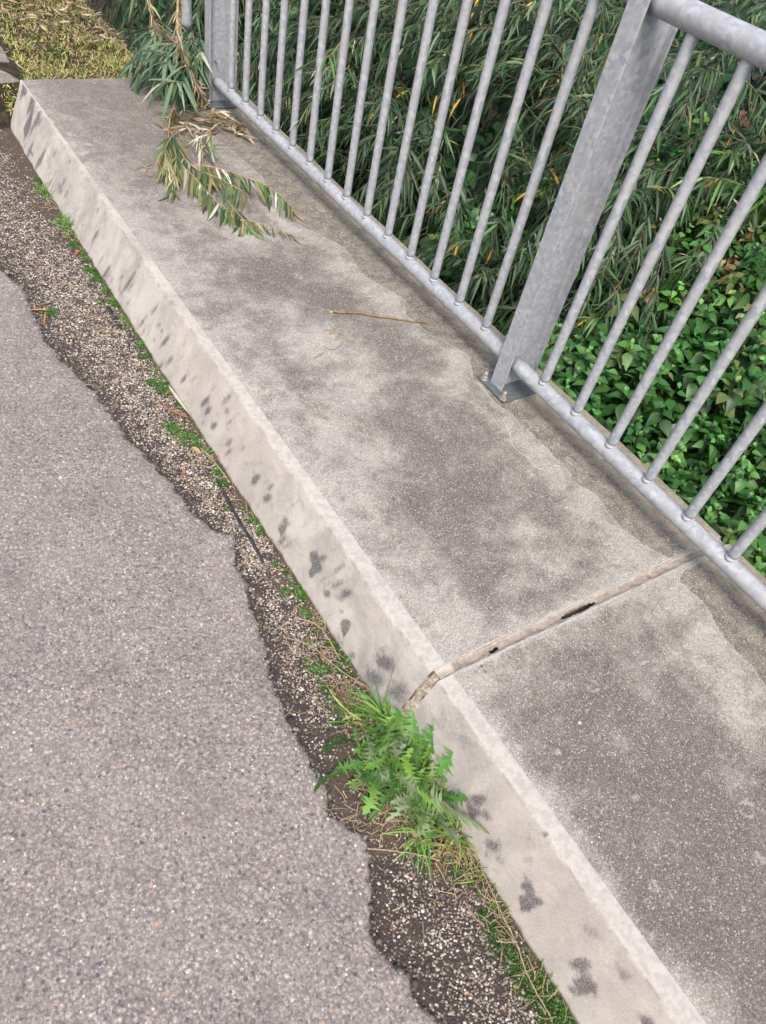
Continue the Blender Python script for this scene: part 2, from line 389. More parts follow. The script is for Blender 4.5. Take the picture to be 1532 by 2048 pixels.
# ------------------------------------------------------------------ SETTING
# kerb / joint geometry constants (metres)
def foot_x(y): return np.interp(y, [-.2, .2, .6, .8, 1.1, 1.4, 2.0, 2.8, 3.4, 3.9], [.678, .687, .690, .688, .688, .684, .684, .688, .694, .708])
def top_x(y): return np.interp(y, [-.3, 0, .5, .7, 1.0, 1.6, 2.2, 3.0, 3.9], [.762, .765, .768, .762, .769, .774, .777, .787, .797])
def edgeA(x): return .507 - .032 * (x - .8)      # slab A (far) near edge
def edgeB(x): return .480 - .034 * (x - .8)      # slab B (near) far edge
FAR = 3.915
def out_x(y): return 1.810 + .006 * np.sin(y * 2.1) + .003 * np.sin(y * 9)

# road surface with ragged edge
ROADPX = [(0, 535), (45, 575), (85, 670), (125, 720), (170, 760), (195, 795), (235, 845), (250, 870), (280, 895), (320, 940), (350, 975), (380, 1015), (430, 1059), (470, 1069), (467, 1124), (492, 1159), (505, 1214), (520, 1264), (537, 1304), (545, 1369), (567, 1419), (592, 1472), (611, 1496), (623, 1535), (655, 1570), (662, 1629), (698, 1652), (733, 1684), (738, 1715), (741, 1797), (743, 1873), (781, 1916), (819, 1954), (825, 1987), (857, 2019), (868, 2048)]
E_ = np.array([at(u, v, 0.0)[:2] for u, v in ROADPX])[::-1]     # increasing y mostly
E_ = np.concatenate([[[.33, -30], [.36, -8], [.37, -2], [.40, -.6], [.42, -.25]], E_, [[.33, 3.0], [.27, 3.6], [.2, 4.4], [.14, 6], [.1, 12], [.05, 40]]])
def dens(P, step=.012):
    out = []
    for a, b in zip(P[:-1], P[1:]):
        d = np.linalg.norm(b - a); k = max(1, int(min(d, 2.5) / step)); 
        for i in range(k): out.append(a + (b - a) * i / k)
    out.append(P[-1]); return np.array(out)
Ed = dens(E_); Ed = Ed + rng.normal(size=Ed.shape) * .0022 + np.repeat(rng.normal(size=(len(Ed) // 4 + 1, 2)) * [.0028, .001], 4, 0)[:len(Ed)] + np.stack([.002 * np.sin(Ed[:, 1] * 90 + 3 * np.sin(Ed[:, 1] * 17)) + .0015 * np.sin(Ed[:, 1] * 211), np.zeros(len(Ed))], 1)
Ed[:, 1] = np.maximum.accumulate(Ed[:, 1]) + np.arange(len(Ed)) * 1e-6
ROAD_EDGE = Ed
offs = [0, -.004, -.012, -.03, -.06, -.15, -.4, -1.0, -2.2, -4.5]
rows = []
for k, o_ in enumerate(offs):
    P = np.zeros((len(Ed), 3)); P[:, 0] = Ed[:, 0] + o_; P[:, 1] = Ed[:, 1]; P[:, 2] = (-.0095, -.005, -.0018)[k] if k < 3 else 0.0
    rows.append(P)
V = np.stack(rows, 1).reshape(-1, 3)
road = mesh_obj('road', V, grid_faces(len(Ed), len(offs))[:, ::-1], M['asphalt'])
tag(road, 'pinkish grey worn asphalt road with a ragged edge beside the gutter', 'road', kind='structure')

# gutter sheet
ys = np.concatenate([np.linspace(-30, -.7, 20)[:-1], np.arange(-.7, 5.6, .012), np.linspace(5.6, 40, 25)[1:]]); xs = np.arange(0.0, .76, .012)
X, Y = np.meshgrid(xs, ys, indexing='ij')
def blobs(X, Y, L):
    out = np.zeros_like(X)
    for x, y, r, a in L: out = np.maximum(out, a * np.exp(-(((X - x) ** 2 + (Y - y) ** 2) / (r * r))))
    return out
def pxb(L, z=-.01): return [tuple(at(u, v, z)[:2]) + (r, a) for u, v, r, a in L]
DIRT = pxb([(30, 290, .16, 1), (60, 340, .14, 1), (20, 250, .2, 1), (95, 420, .10, .9), (130, 480, .08, .9), (480, 1000, .07, .8), (560, 1160, .05, .9), (740, 1560, .12, 1), (720, 1500, .08, 1), (790, 1640, .10, 1), (860, 1680, .08, .9), (620, 1200, .03, .7), (700, 1420, .06, .9), (60, 380, .12, .6), (400, 930, .05, .6), (1000, 1860, .04, .7), (910, 1740, .05, .8)])
MOSSP = pxb([(300, 690, .05, .9), (225, 610, .05, .9), (140, 575, .05, .6), (95, 625, .03, .9), (365, 860, .05, .9), (310, 770, .05, .7), (600, 1210, .03, .9), (640, 1330, .05, .9), (660, 1290, .03, .9), (1000, 1860, .04, .9), (1060, 1970, .06, 1), (1100, 2030, .06, 1), (440, 960, .05, .7), (120, 655, .03, .5), (480, 1070, .04, .6), (165, 510, .05, .6)])
g_d = blobs(X, Y, DIRT); g_d = np.maximum(g_d, np.clip(1 - np.abs(X - foot_x(Y)) / .035, 0, 1) * .62)
g_m = blobs(X, Y, MOSSP)
dense = np.clip((Y - .9) / 1.0, .38, 1)
Z = -.010 + .0015 * np.sin(X * 60 + Y * 23) + .001 * np.sin(Y * 71) - .0
V = np.stack([X, Y, Z], -1).reshape(-1, 3)
gut = mesh_obj('gutter', V, grid_faces(len(xs), len(ys))[:, ::-1], M['gutter'], attrs=dict(dirt=g_d.ravel(), moss=g_m.ravel(), dense=dense.ravel()))
tag(gut, 'dark old asphalt gutter strip with dirt and stone chips', 'gutter', kind='structure')

# terrain: verge behind the slab, bank falling away on the right, far flat ground
def terr(x, y):
    verge = .12 + 0 * x
    bank = np.interp(x, [1.75, 1.95, 2.5, 3.5, 6, 30, 300], [-.62, -.68, -.85, -1.05, -1.2, -1.3, -1.3])
    s = np.clip((x - 1.45) / .5, 0, 1); s = s * s * (3 - 2 * s)
    far = verge * (1 - s) + bank * s
    f = np.clip((y - 3.80) / .25, 0, 1)
    near = np.where(x < .8, -.06, np.where(x < 1.75, -.55, bank))
    low = np.clip((.62 - x) / .12, 0, 1)          # left of the verge it is down at road level
    far = far * (1 - low) + (-.06) * low
    return near * (1 - f) + far * f + .012 * np.sin(x * 13 + y * 5) * np.sin(y * 11) * (x > .62)
xs = np.concatenate([np.linspace(-300, -1, 14)[:-1], np.arange(-1, 5, .05), np.linspace(5, 300, 24)]); ys = np.concatenate([np.linspace(-300, -2, 14)[:-1], np.arange(-2, 9, .05), np.linspace(9, 400, 24)])
X, Y = np.meshgrid(xs, ys, indexing='ij'); Z = terr(X, Y)
gr = mesh_obj('ground', np.stack([X, Y, Z], -1).reshape(-1, 3), grid_faces(len(xs), len(ys))[:, ::-1], M['soil'])
tag(gr, 'dark soil of the verge and of the bank below the bridge edge', 'ground', kind='structure')

# slabs: kerb and deck as two meshes each
SC = [(37, 180, .020, .034, 1), (54, 205, .018, .05, .95), (61, 246, .014, .06, .9), (44, 266, .014, .04, .8), (52, 300, .014, .04, .8), (73, 320, .016, .05, .95), (117, 373, .015, .05, .6), (188, 471, .012, .03, .7), (210, 544, .010, .03, .9), (251, 571, .012, .05, .75), (283, 645, .010, .03, .7), (328, 683, .010, .028, .85), (338, 722, .012, .026, .7), (365, 758, .010, .022, .8), (410, 803, .010, .024, .95), (414, 822, .010, .018, .9), (426, 852, .011, .014, .95), (457, 885, .010, .02, .75), (455, 905, .008, .02, .7), (510, 959, .011, .020, 1), (532, 997, .012, .016, .9), (563, 1059, .010, .014, 1), (575, 1050, .006, .012, .7), (628, 1118, .013, .014, 1.15), (634, 1136, .012, .014, 1.15), (622, 1148, .008, .010, 1), (654, 1188, .010, .011, .9), (689, 1248, .010, .013, 1.2), (685, 1262, .007, .008, 1.1), (660, 1230, .006, .02, .45), (770, 1325, .022, .022, .95), (745, 1360, .025, .03, .8), (790, 1385, .02, .03, .8), (955, 1600, .013, .02, .95), (972, 1630, .012, .012, .7), (985, 1690, .014, .018, .8), (1000, 1720, .01, .01, .6), (1054, 1770, .006, .012, 1.1), (1066, 1796, .012, .010, 1.2), (1050, 1812, .010, .008, 1.1), (1080, 1800, .008, .008, 1), (1165, 1925, .011, .02, .95), (1180, 1965, .016, .014, 1), (1150, 1980, .010, .012, .8), (1070, 1680, .018, .02, .42), (1190, 1860, .018, .022, .5), (1130, 1780, .014, .012, .45), (1300, 2035, .012, .012, .9), (930, 1480, .025, .03, .4), (1255, 1945, .01, .015, .6), (1098, 1665, .006, .008, .7), (150, 420, .02, .07, .4), (620, 1040, .01, .05, .35), (880, 1440, .02, .03, .4)]
SCWX = []
SCP = [([(616,1105),(634,1095),(644,1131),(621,1159),(616,1142),(623,1134)],1.15),([(646,1176),(661,1181),(661,1193),(649,1199),(644,1188)],.8),([(680,1240),(694,1238),(697,1250),(702,1256),(684,1277),(681,1256)],1.2),
([(752,1300),(770,1295),(790,1321),(795,1346),(775,1346),(752,1330)],.8),([(726,1321),(749,1328),(756,1375),(746,1395),(725,1354)],.6),([(780,1350),(810,1370),(830,1420),(790,1410)],.6),([(1048,1742),(1069,1759),(1080,1797),(1075,1816),(1042,1824),(1037,1791),(1056,1789)],1.2),
([(1159,1905),(1178,1916),(1205,1981),(1159,1992),(1148,1954),(1162,1949)],1.0),([(939,1585),(972,1628),(939,1645),(928,1607)],1.0),([(966,1672),(993,1704),(966,1721)],.65),([(1167,1829),(1189,1824),(1189,1856),(1172,1862)],.5),([(556,1051),(573,1042),(568,1068),(559,1076)],.95),
([(502,927),(517,954),(505,980),(505,949)],.75),([(524,985),(534,995),(532,1010)],.95),([(32,166),(44,173),(44,188),(37,193)],1.1),([(49,193),(59,190),(61,210),(51,256),(39,276),(37,259),(51,227)],1.1),([(66,222),(76,217),(71,246),(61,256)],.9),([(46,295),(58,302),(58,315),(49,305)],.9),
([(68,315),(78,312),(76,329),(66,334)],1.1),([(107,364),(120,364),(122,383),(115,393)],.7),([(1085,1650),(1110,1670),(1120,1700),(1100,1690)],.45),([(1225,1905),(1260,1930),(1275,1960),(1240,1950)],.6),([(1295,2015),(1320,2030),(1315,2060),(1290,2050)],.9),([(1110,1880),(1120,1895),(1150,1945),(1135,1930)],.55)]
def poly_mask(Y, Z, pts, feather):
    pts = np.array(pts); m_ = np.zeros(Y.shape, bool); dmin = np.full(Y.shape, 9.0)
    for (y1, z1), (y2, z2) in zip(pts, np.roll(pts, -1, 0)):
        c = ((z1 > Z) != (z2 > Z)) & (Y < (y2 - y1) * (Z - z1) / (z2 - z1 + 1e-12) + y1); m_ ^= c
        dx, dz = y2 - y1, z2 - z1; t = np.clip(((Y - y1) * dx + (Z - z1) * dz) / (dx * dx + dz * dz + 1e-12), 0, 1)
        dmin = np.minimum(dmin, np.hypot(Y - y1 - t * dx, Z - z1 - t * dz))
    return np.clip(.5 + np.where(m_, dmin, -dmin) / feather, 0, 1)
SCPW = [([tuple(face_pt(u, v)[1:3]) for u, v in pl], s_) for pl, s_ in SCP]
for _ in range(110):
    yy_ = rng.uniform(.6, 3.8); SCWX.append(((0, yy_, rng.uniform(.0, .10) if rng.random() < .7 else rng.uniform(.1, .16)), rng.uniform(.006, .014), rng.uniform(.010, .03), rng.uniform(.25, .75)))
for _ in range(14): SCWX.append(((0, rng.uniform(-.4, .45), rng.uniform(.02, .16)), rng.uniform(.005, .016), rng.uniform(.006, .02), rng.uniform(.2, .5)))
SCW = SCWX + [(face_pt(u, v), a, b, s) for u, v, a, b, s in SC]
YB = pxb([(580, 450, 0, 0)], .18)
bx = np.array([at(u, v)[:2] for u, v in [(425, 270), (520, 350), (580, 440), (690, 495), (720, 545), (766, 575), (811, 600), (811, 630), (856, 665), (901, 690), (936, 712), (950, 760), (1000, 815), (1016, 820), (1076, 880), (1136, 940), (1146, 965), (1196, 990), (1216, 1024), (1246, 1059), (1296, 1099), (1356, 1124), (1361, 1164), (1416, 1214), (1431, 1254), (1491, 1324), (1532, 1374)]])
o = np.argsort(bx[:, 1]); bx = bx[o]
PALE = pxb([(640, 690, .13, .9), (560, 620, .07, .5), (700, 780, .13, .9), (1000, 790, .14, .9), (900, 760, .1, .6), (950, 640, .07, .5), (840, 560, .08, .6), (500, 470, .12, .7), (440, 420, .12, .5), (720, 560, .06, .5), (760, 900, .1, .7), (640, 850, .1, .7), (1220, 1080, .1, .8), (1110, 900, .10, .7), (1050, 1060, .05, .9), (900, 1240, .12, .9), (1100, 1130, .08, .7), (1480, 1420, .09, 1), (1360, 1200, .09, .9), (1300, 1400, .04, .8), (960, 1360, .05, .5), (1050, 1500, .06, .3), (660, 420, .08, .8), (520, 240, .1, .6), (1230, 1480, .04, .7), (1450, 1330, .08, .6), (840, 1120, .08, .4), (630, 300, .1, .5), (1480, 1560, .05, .5), (420, 200, .1, .3)], .18)
DARK = pxb([(230, 200, .35, .75), (300, 250, .3, .8), (400, 300, .2, .7), (560, 540, .14, .8), (640, 590, .12, .8), (520, 420, .10, .6), (740, 660, .12, .6), (830, 720, .12, .75), (900, 680, .08, .6), (800, 780, .1, .6), (860, 900, .13, .8), (760, 840, .08, .6), (980, 880, .09, .7), (930, 980, .12, .8), (1080, 1000, .10, .8), (820, 1010, .08, .6), (900, 1090, .1, .6), (1180, 1080, .06, .8), (1320, 1560, .2, .9), (1400, 1700, .3, 1), (1500, 1800, .3, 1), (1230, 1370, .08, .7), (1180, 1560, .12, .6), (1420, 1500, .1, .8), (1290, 1700, .15, .9), (1520, 1650, .2, .8), (1020, 1290, .04, .3), (960, 1180, .05, .5), (160, 250, .15, .4)], .18)

def build_slab(y0f, y1f, tagA, tagB, near):
    # y parameter runs from y0f(x) to y1f(x)
    ny = int((3.45 if not near else 2.2) / .0075)
    tt = np.linspace(0, 1, ny)
    # kerb: across parameter from foot (0) up to strip end (1)
    nk = 44; na = int(nk * .72)
    def kerb_prof(y):
        fx, tx = foot_x(y), top_x(y)
        s = np.linspace(0, 1, na); x = fx + (tx - .003 - fx) * s; z = -.02 + (.1765 + .02) * s
        s2 = np.linspace(0, 1, nk - na + 1)[1:]; x2 = tx + (.806 - tx) * s2; z2 = .1785 + .0015 * s2
        return np.concatenate([x, x2]), np.concatenate([z, z2])
    K = np.zeros((nk, ny, 3))
    for j, t in enumerate(tt):
        yr = y0f(.8) + (y1f(.8) - y0f(.8)) * t
        x, z = kerb_prof(yr); K[:, j, 0] = x; K[:, j, 2] = z
        K[:, j, 1] = y0f(np.clip(x, .77, 2)) * (1 - t) + y1f(x) * t
    if not near:   # rounded far corner of the kerb
        d = np.clip((K[:, :, 1] - (FAR - .035)) / .035, 0, 1)
        K[:, :, 0] += (1 - np.sqrt(1 - np.clip(d, 0, .999) ** 2)) * .03 * np.clip((.8 - K[:, :, 0]) / .03, 0, 1)
    Y = K[:, :, 1]; Zz = K[:, :, 2]; Xx = K[:, :, 0]
    K[:, :, 0] += (.0012 * np.sin(Y * 31 + Zz * 40) + .0008 * np.sin(Y * 83 + 1)) * np.clip((.768 - Xx) / .02, 0, 1)
    kf = foot_x(Y); 
    scuff = np.zeros_like(Y); side = (Xx < top_x(Y) + .004)
    for P, a, b, s in SCW:
        dz = (Zz - P[2]); dy = (Y - P[1]) + .35 * dz
        scuff = np.maximum(scuff, s * np.exp(-(dy / (a * 1.35)) ** 2 - (dz / (b * 1.35)) ** 2) * side)
    scuff *= 1.05
    for pl, s_ in SCPW: pz = np.array(pl)[:, 1]; gz = np.clip((pz.max() - Zz) / (pz.max() - pz.min() + 1e-6), 0, 1); scuff = np.maximum(scuff, s_ * (.45 + .6 * gz) * poly_mask(Y, Zz, pl, .011) * side)
    strip = np.clip((Xx - top_x(Y)) / .004 + .3, 0, 1) * np.interp(Y, [1.0, 2.0], [1, .45])
    line = np.exp(-((Xx - top_x(Y) + .001) / .0022) ** 2)
    foot = np.clip(1 - (Zz + .012) / .022, 0, 1)
    if not near:
        foot = np.maximum(foot, 0)
    mesh_obj('kerb', K.reshape(-1, 3), grid_faces(nk, ny), M['kerb'], attrs=dict(scuff=scuff.ravel(), strip=strip.ravel(), line=line.ravel(), foot=foot.ravel()))
    k = bpy.context.scene.collection.objects[-1]; tag(k, tagA, 'kerb', kind='structure')
    # deck top
    nx = 134; xs_ = np.linspace(0, 1, nx)
    D = np.zeros((nx + 6, ny, 3))
    for j, t in enumerate(tt):
        yr = y0f(1.3) + (y1f(1.3) - y0f(1.3)) * t; ox = out_x(yr)
        x = np.concatenate([.806 + (ox - .004 - .806) * xs_, [ox, ox + .001, ox, ox - .003, ox - .002, ox]])
        z = np.concatenate([np.full(nx, .18), [.176, .15, .10, .04, -.04, -.22]])
        D[:, j, 0] = x; D[:, j, 1] = y0f(x) * (1 - t) + y1f(x) * t; D[:, j, 2] = z
    X, Y = D[:, :, 0], D[:, :, 1]
    D[:nx, :, 2] += (.0009 * np.sin(X * 21 + Y * 13) + .0006 * np.sin(Y * 37 - X * 11))[:nx] * np.clip((X[:nx] - .806) / .03, 0, 1)
    ej = edgeB(X) - Y if near else Y - edgeA(X)          # distance from joint
    pale = blobs(X, Y, PALE)
    pale = np.maximum(pale, np.clip(1 - np.abs(ej) / (.07 if not near else .03), 0, 1) * .9); pale = np.maximum(pale, np.clip(1.6 - np.abs(ej) / .006, 0, 1) * 1.5)
    kd = .20 if not near else .09
    pale = np.maximum(pale, np.clip(1 - (X - .8) / kd, 0, 1) * (.85 if not near else .75))
    bxx = np.interp(Y, bx[:, 1], bx[:, 0]); brown = np.clip((X - bxx) / .05 + .42, 0, 1)
    pale = np.maximum(pale, np.exp(-((X - bxx + .05) / .06) ** 2) * .65)
    if near: brown *= np.clip((ej) / .03, .2, 1)
    dark = blobs(X, Y, DARK) * np.clip(1 - pale * .6, 0, 1)
    lich = np.clip(1 - ej / .34, 0, 1) * np.clip((X - .83) / .05, 0, 1) * np.clip((1.35 - X) / .2, 0, 1) if near else np.zeros_like(X)
    d = mesh_obj('pavement', D.reshape(-1, 3), grid_faces(nx + 6, ny)[:, :], M['deck'], attrs=dict(pale=pale.ravel(), dark=dark.ravel(), brown=brown.ravel(), lichen=lich.ravel()))
    tag(d, tagB, 'pavement', kind='structure')
    # end walls of the slab (inside the joint and at the far end)
    parts = []
    for jj in (0, ny - 1):
        prof = np.concatenate([K[:, jj], D[:, jj]]); low = prof.copy(); low[:, 2] = -.22
        low[:, 0] = np.clip(low[:, 0], .70, 3); inset = .0015 if jj == 0 else -.0015
        low2 = low.copy(); m_ = len(prof)
        Vv = np.concatenate([prof, low2]); i = np.arange(m_ - 1)
        parts.append((Vv, np.stack([i, i + 1, i + m_ + 1, i + m_], -1), None))
    V, F, _ = merge(parts)
    e = mesh_obj('slab_end', V, F, M['filler'], d, smooth=False)
    return d

build_slab(lambda x: edgeA(x), lambda x: FAR + 0 * x, 'pale battered kerb with black tyre scuffs, far slab beyond the joint', 'far weathered concrete slab of the raised walkway beyond the joint', False)
build_slab(lambda x: -1.7 + 0 * x, lambda x: edgeB(x), 'pale battered kerb with black tyre scuffs on the near slab', 'near dark speckled concrete slab of the raised walkway', True)

# joint filler strip with its two holes, following the top, and mortar on the kerb face
nx = 350; ny = 14; xs = np.linspace(.773, 1.80, nx); F = []; V = np.zeros((nx, ny, 3))
for j in range(ny):
    t = j / (ny - 1); V[:, j, 0] = xs; V[:, j, 1] = (edgeB(xs) + .0005) * (1 - t) + (edgeA(xs) - .0005) * t
    V[:, j, 2] = .1768 - .003 * math.sin(t * math.pi) + .0012 * np.sin(xs * 90 + t * 4) + rng.normal(size=nx) * .0006
holes = []
h1 = at(989, 1296); h2a, h2b = at(1118, 1229), at(1192, 1199)
cx, cy = V[:, :, 0], V[:, :, 1]; midy = (edgeA(cx) + edgeB(cx)) / 2
m1 = (np.abs(cx - h1[0]) < .014 + .003 * np.sin(cy * 900)) & (np.abs(cy - h1[1]) < .005)
c2 = (h2a[0] + h2b[0]) / 2; l2 = abs(h2b[0] - h2a[0]) / 2
m2 = (np.abs(cx - c2) < l2) & (np.abs(cy - midy + .001) < .0075 * np.sqrt(np.clip(1 - ((cx - c2) / l2) ** 2, 0, 1)) + .0015 * np.sin(cx * 400))
pit = blobs(cx, cy, [(h1[0] - .03, h1[1] - .008, .012, 1), (h1[0], h1[1] + .009, .02, .8), (at(1083, 1253)[0], at(1083, 1253)[1], .006, 1), (at(1320, 1140)[0], at(1320, 1140)[1], .012, 1.2), (at(1300, 1147)[0], at(1300, 1147)[1], .008, 1), (at(930, 1330)[0], at(930, 1330)[1], .015, .8)])
V[:, :, 2] -= pit * .004 * (1 + rng.normal(size=pit.shape) * .6)
rim = blobs(cx, cy, [(h1[0], h1[1], .02, 1)]); V[:, :, 2] += (m1 | m2) * -.004
fc = grid_faces(nx, ny)[:, ::-1]; hole = (m1 | m2).ravel(); keep = ~(hole[fc].sum(1) >= 3)
tt_ = np.linspace(0, 1, ny)[None, :] + 0 * cx; edg = np.maximum(np.maximum(np.clip(1.35 - tt_ / .2, 0, 1), np.clip((tt_ - .82) / .15, 0, .6)), np.clip((.825 - cx) / .012, 0, 1)); V[:, :, 2] += np.clip(edg, 0, 1) * .003 * np.clip(1 - m1 - m2, 0, 1)
jf = mesh_obj('joint_filler', V.reshape(-1, 3), fc[keep], M['filler'], attrs=dict(edge=edg.ravel()))
tag(jf, 'crumbling grey brown filler strip with two holes in the joint between the slabs', 'joint filler', kind='structure')
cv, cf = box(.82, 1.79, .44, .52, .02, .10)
mesh_obj('hole_backing', cv, cf, M['dark'], jf, smooth=False)  # box added below the holes; its dark colour stands in for their shade
# mortar plug on the kerb face
ns, nt_ = 60, 26; P = np.zeros((ns, nt_, 3))
for i in range(ns):
    s = i / (ns - 1)
    if s < .78: q = s / .78; x, z = .687 + (.766 - .687) * q, -.015 + .19 * q
    else: q = (s - .78) / .22; x, z = .769 + (.775 - .769) * q, .1765 - .002 * q
    wl = .017 + .005 * math.sin(s * 9) + .004 * math.sin(s * 31 + 1); wr = .017 + .005 * math.sin(s * 7 + 2) + .003 * math.sin(s * 40)
    if s > .62: wl *= max(.02, 1 - (s - .62) * 3.2); wr *= max(.02, 1 - (s - .62) * 3.2)
    for j in range(nt_):
        t = j / (nt_ - 1); y = .493 - wl * .9 + (wl + wr) * t
        b = .004 * math.sin(math.pi * t) + rng.normal() * .0009 - (.004 if j in (0, nt_ - 1) else 0) - .002 * (abs(math.sin(s * 22 + t * 7)) > .93)
        P[i, j] = (x - b * .9, y, z + b * .4)
mo = mesh_obj('joint_mortar', P.reshape(-1, 3), grid_faces(ns, nt_), M['mortar'])
tag(mo, 'sandy crumbling mortar plug filling the cracked joint on the kerb face', 'mortar', kind='structure')

# low kerb stones beyond the slab end at the left
ks = []
V, F = box(.56, .835, 4.06, 9.0, -.03, .118); V[:, 0] += (V[:, 1] - 4) * .06
k2 = mesh_obj('kerb', V, F, M['deck'], smooth=False); bevel(k2, .012)
tag(k2, 'low grey kerb stone running on beside the grass verge', 'kerb', kind='structure')

# crack line on the deck (repaired, pale)
cp = [at(u, v) for u, v in [(1005, 838), (1018, 862), (1022, 882), (1036, 902), (1058, 918), (1066, 930), (1087, 939), (1104, 933), (1118, 931)]]
cp = smooth_path(cp, 50); cp[:, :2] += rng.normal(size=(50, 2)) * .0016; cp[:, 2] = .1803
V, F = tube(cp, .0009 + .0012 * rng.random(50), 6)
c_ = mesh_obj('lime_line', V, F, mat_plain('lime_deposit', C(180, 172, 162), C(214, 207, 198), 90)); tag(c_, 'thin pale lime crack line wandering from the post base over the slab', 'crack', kind='structure')

# ------------------------------------------------------------------ RAILING
RX, ZB, ZT = 1.6177, .28, 1.2487
rail = empty('railing', (RX, 1.276, .18), 'galvanised steel bridge railing of round bars standing on the walkway edge', 'railing')
POSTS = [-1.03, 1.276, 3.582]
RB, RT, RBAL = .0245, .029, .0148
def rod(name, a, b, r, n=24, seg=60, wob=.0):
    t = np.linspace(0, 1, seg)[:, None]; P = np.array(a) * (1 - t) + np.array(b) * t
    V, F = tube(P, r, n, True, wob); return mesh_obj(name, V, F, M['galv'], rail)
for a, b in [(-1.03, 1.276), (1.276, 3.582)]:
    rod('bottom_rail', (RX, a + .004, ZB), (RX, b - .004, ZB), RB)
    rod('top_rail', (RX, a + .004, ZT + .036), (RX, b - .004, ZT + .036), RT)
# the end bow of the handrail beyond the far post
bow = smooth_path([(RX, 3.59, ZT + .036), (RX, 3.80, ZT + .036), (RX, 3.89, ZT + .015), (RX, 3.93, ZT - .06), (RX, 3.935, ZT - .2), (RX, 3.935, .7), (RX, 3.935, .40)], 60)
V, F = tube(bow, RB, 24); mesh_obj('end_bow', V, F, M['galv'], rail)
first = None
BY = [3.421 - i * .1525 for i in range(14)] + [1.1357 - i * .1525 for i in range(14)]
for y in BY:
    if first is None:
        first = rod('baluster', (RX, y, ZB + RB - .004), (RX, y, ZT + .015), RBAL, 20, 40)
        wv, wf = [], None
        ybase = y
        # weld collar
        V, F = tube([(RX, y, ZB + RB - .006), (RX, y, ZB + RB + .0005), (RX, y, ZB + RB + .005)], [RBAL + .0035, RBAL + .0025, RBAL + .0003], 20)
        weld = mesh_obj('weld', V, F, M['galv'], first); weld.location = (0, 0, 0); 
        weld.data.transform(Matrix.Translation(-Vector(rail.location)))
    else:
        c = first.copy(); scene.collection.objects.link(c); c.parent = rail; c.location = (0, y - ybase, 0)
        w2 = weld.copy(); scene.collection.objects.link(w2); w2.parent = c
# posts
def ibeam(y, z0, z1):
    x0, x1, hw, tf, tw, r = 1.573, 1.713, .0285, .0075, .0028, .008
    yc = y
    pr = [(x0, -hw), (x0 + tf, -hw), (x0 + tf, -tw - r), (x0 + tf + r * .3, -tw - r * .3), (x0 + tf + r, -tw), (x1 - tf - r, -tw), (x1 - tf - r * .3, -tw - r * .3), (x1 - tf, -tw - r), (x1 - tf, -hw), (x1, -hw)]
    pr = pr + [(x, -d) for x, d in pr[::-1]]
    n = len(pr); zs = np.array([z0, z1]); V = np.array([(x, yc + d, z) for z in zs for x, d in pr]); i = np.arange(n); j = (i + 1) % n
    return V, [np.stack([i, j, j + n, i + n], -1), np.arange(n)[None, ::-1], (np.arange(n) + n)[None]]
PY = [p for p in POSTS]
p0 = None
for y in (1.276, 3.582 + .010, -1.03):
    if p0 is None:
        V, F = ibeam(1.276, .190, 1.335); p0 = mesh_obj('post', V, F, M['galv'], rail, smooth=False); bevel(p0, .0015)
        th = math.radians(3)
        V, F = box(1.549, 1.765, 1.202, 1.348, .1815, .190)
        bp = mesh_obj('base_plate', V, F, M['plate'], p0, smooth=False); bp.data.transform(Matrix.Translation(-Vector(rail.location))); bevel(bp, .002)
        kids = list(p0.children)
        for bxx_, byy_ in ((1.562, 1.322), (1.558, 1.217), (1.735, 1.322), (1.735, 1.217)):
            parts = []
            V, F = tube([(bxx_, byy_, .1902), (bxx_, byy_, .1925)], .0135, 20); parts.append((V, F, None))          # washer
            V, F = tube([(bxx_, byy_, .1925), (bxx_, byy_, .1935), (bxx_, byy_, .2025), (bxx_, byy_, .2037)], [.0098, .0106, .0106, .0096], 6); parts.append((V, F, None))
            V, F = tube([(bxx_, byy_, .2037), (bxx_, byy_, .216), (bxx_, byy_, .219)], [.0072, .0072, .005], 14); parts.append((V, F, None))
            V, F, _ = merge(parts); bo = mesh_obj('bolt', V, F, M['steel'], p0, smooth=False); bo.data.transform(Matrix.Translation(-Vector(rail.location)))
            kids.append(bo)
    else:
        c = p0.copy(); scene.collection.objects.link(c); c.parent = rail; c.location = (0, y - 1.276, 0)
        for kd_ in kids:
            d = kd_.copy(); scene.collection.objects.link(d); d.parent = c

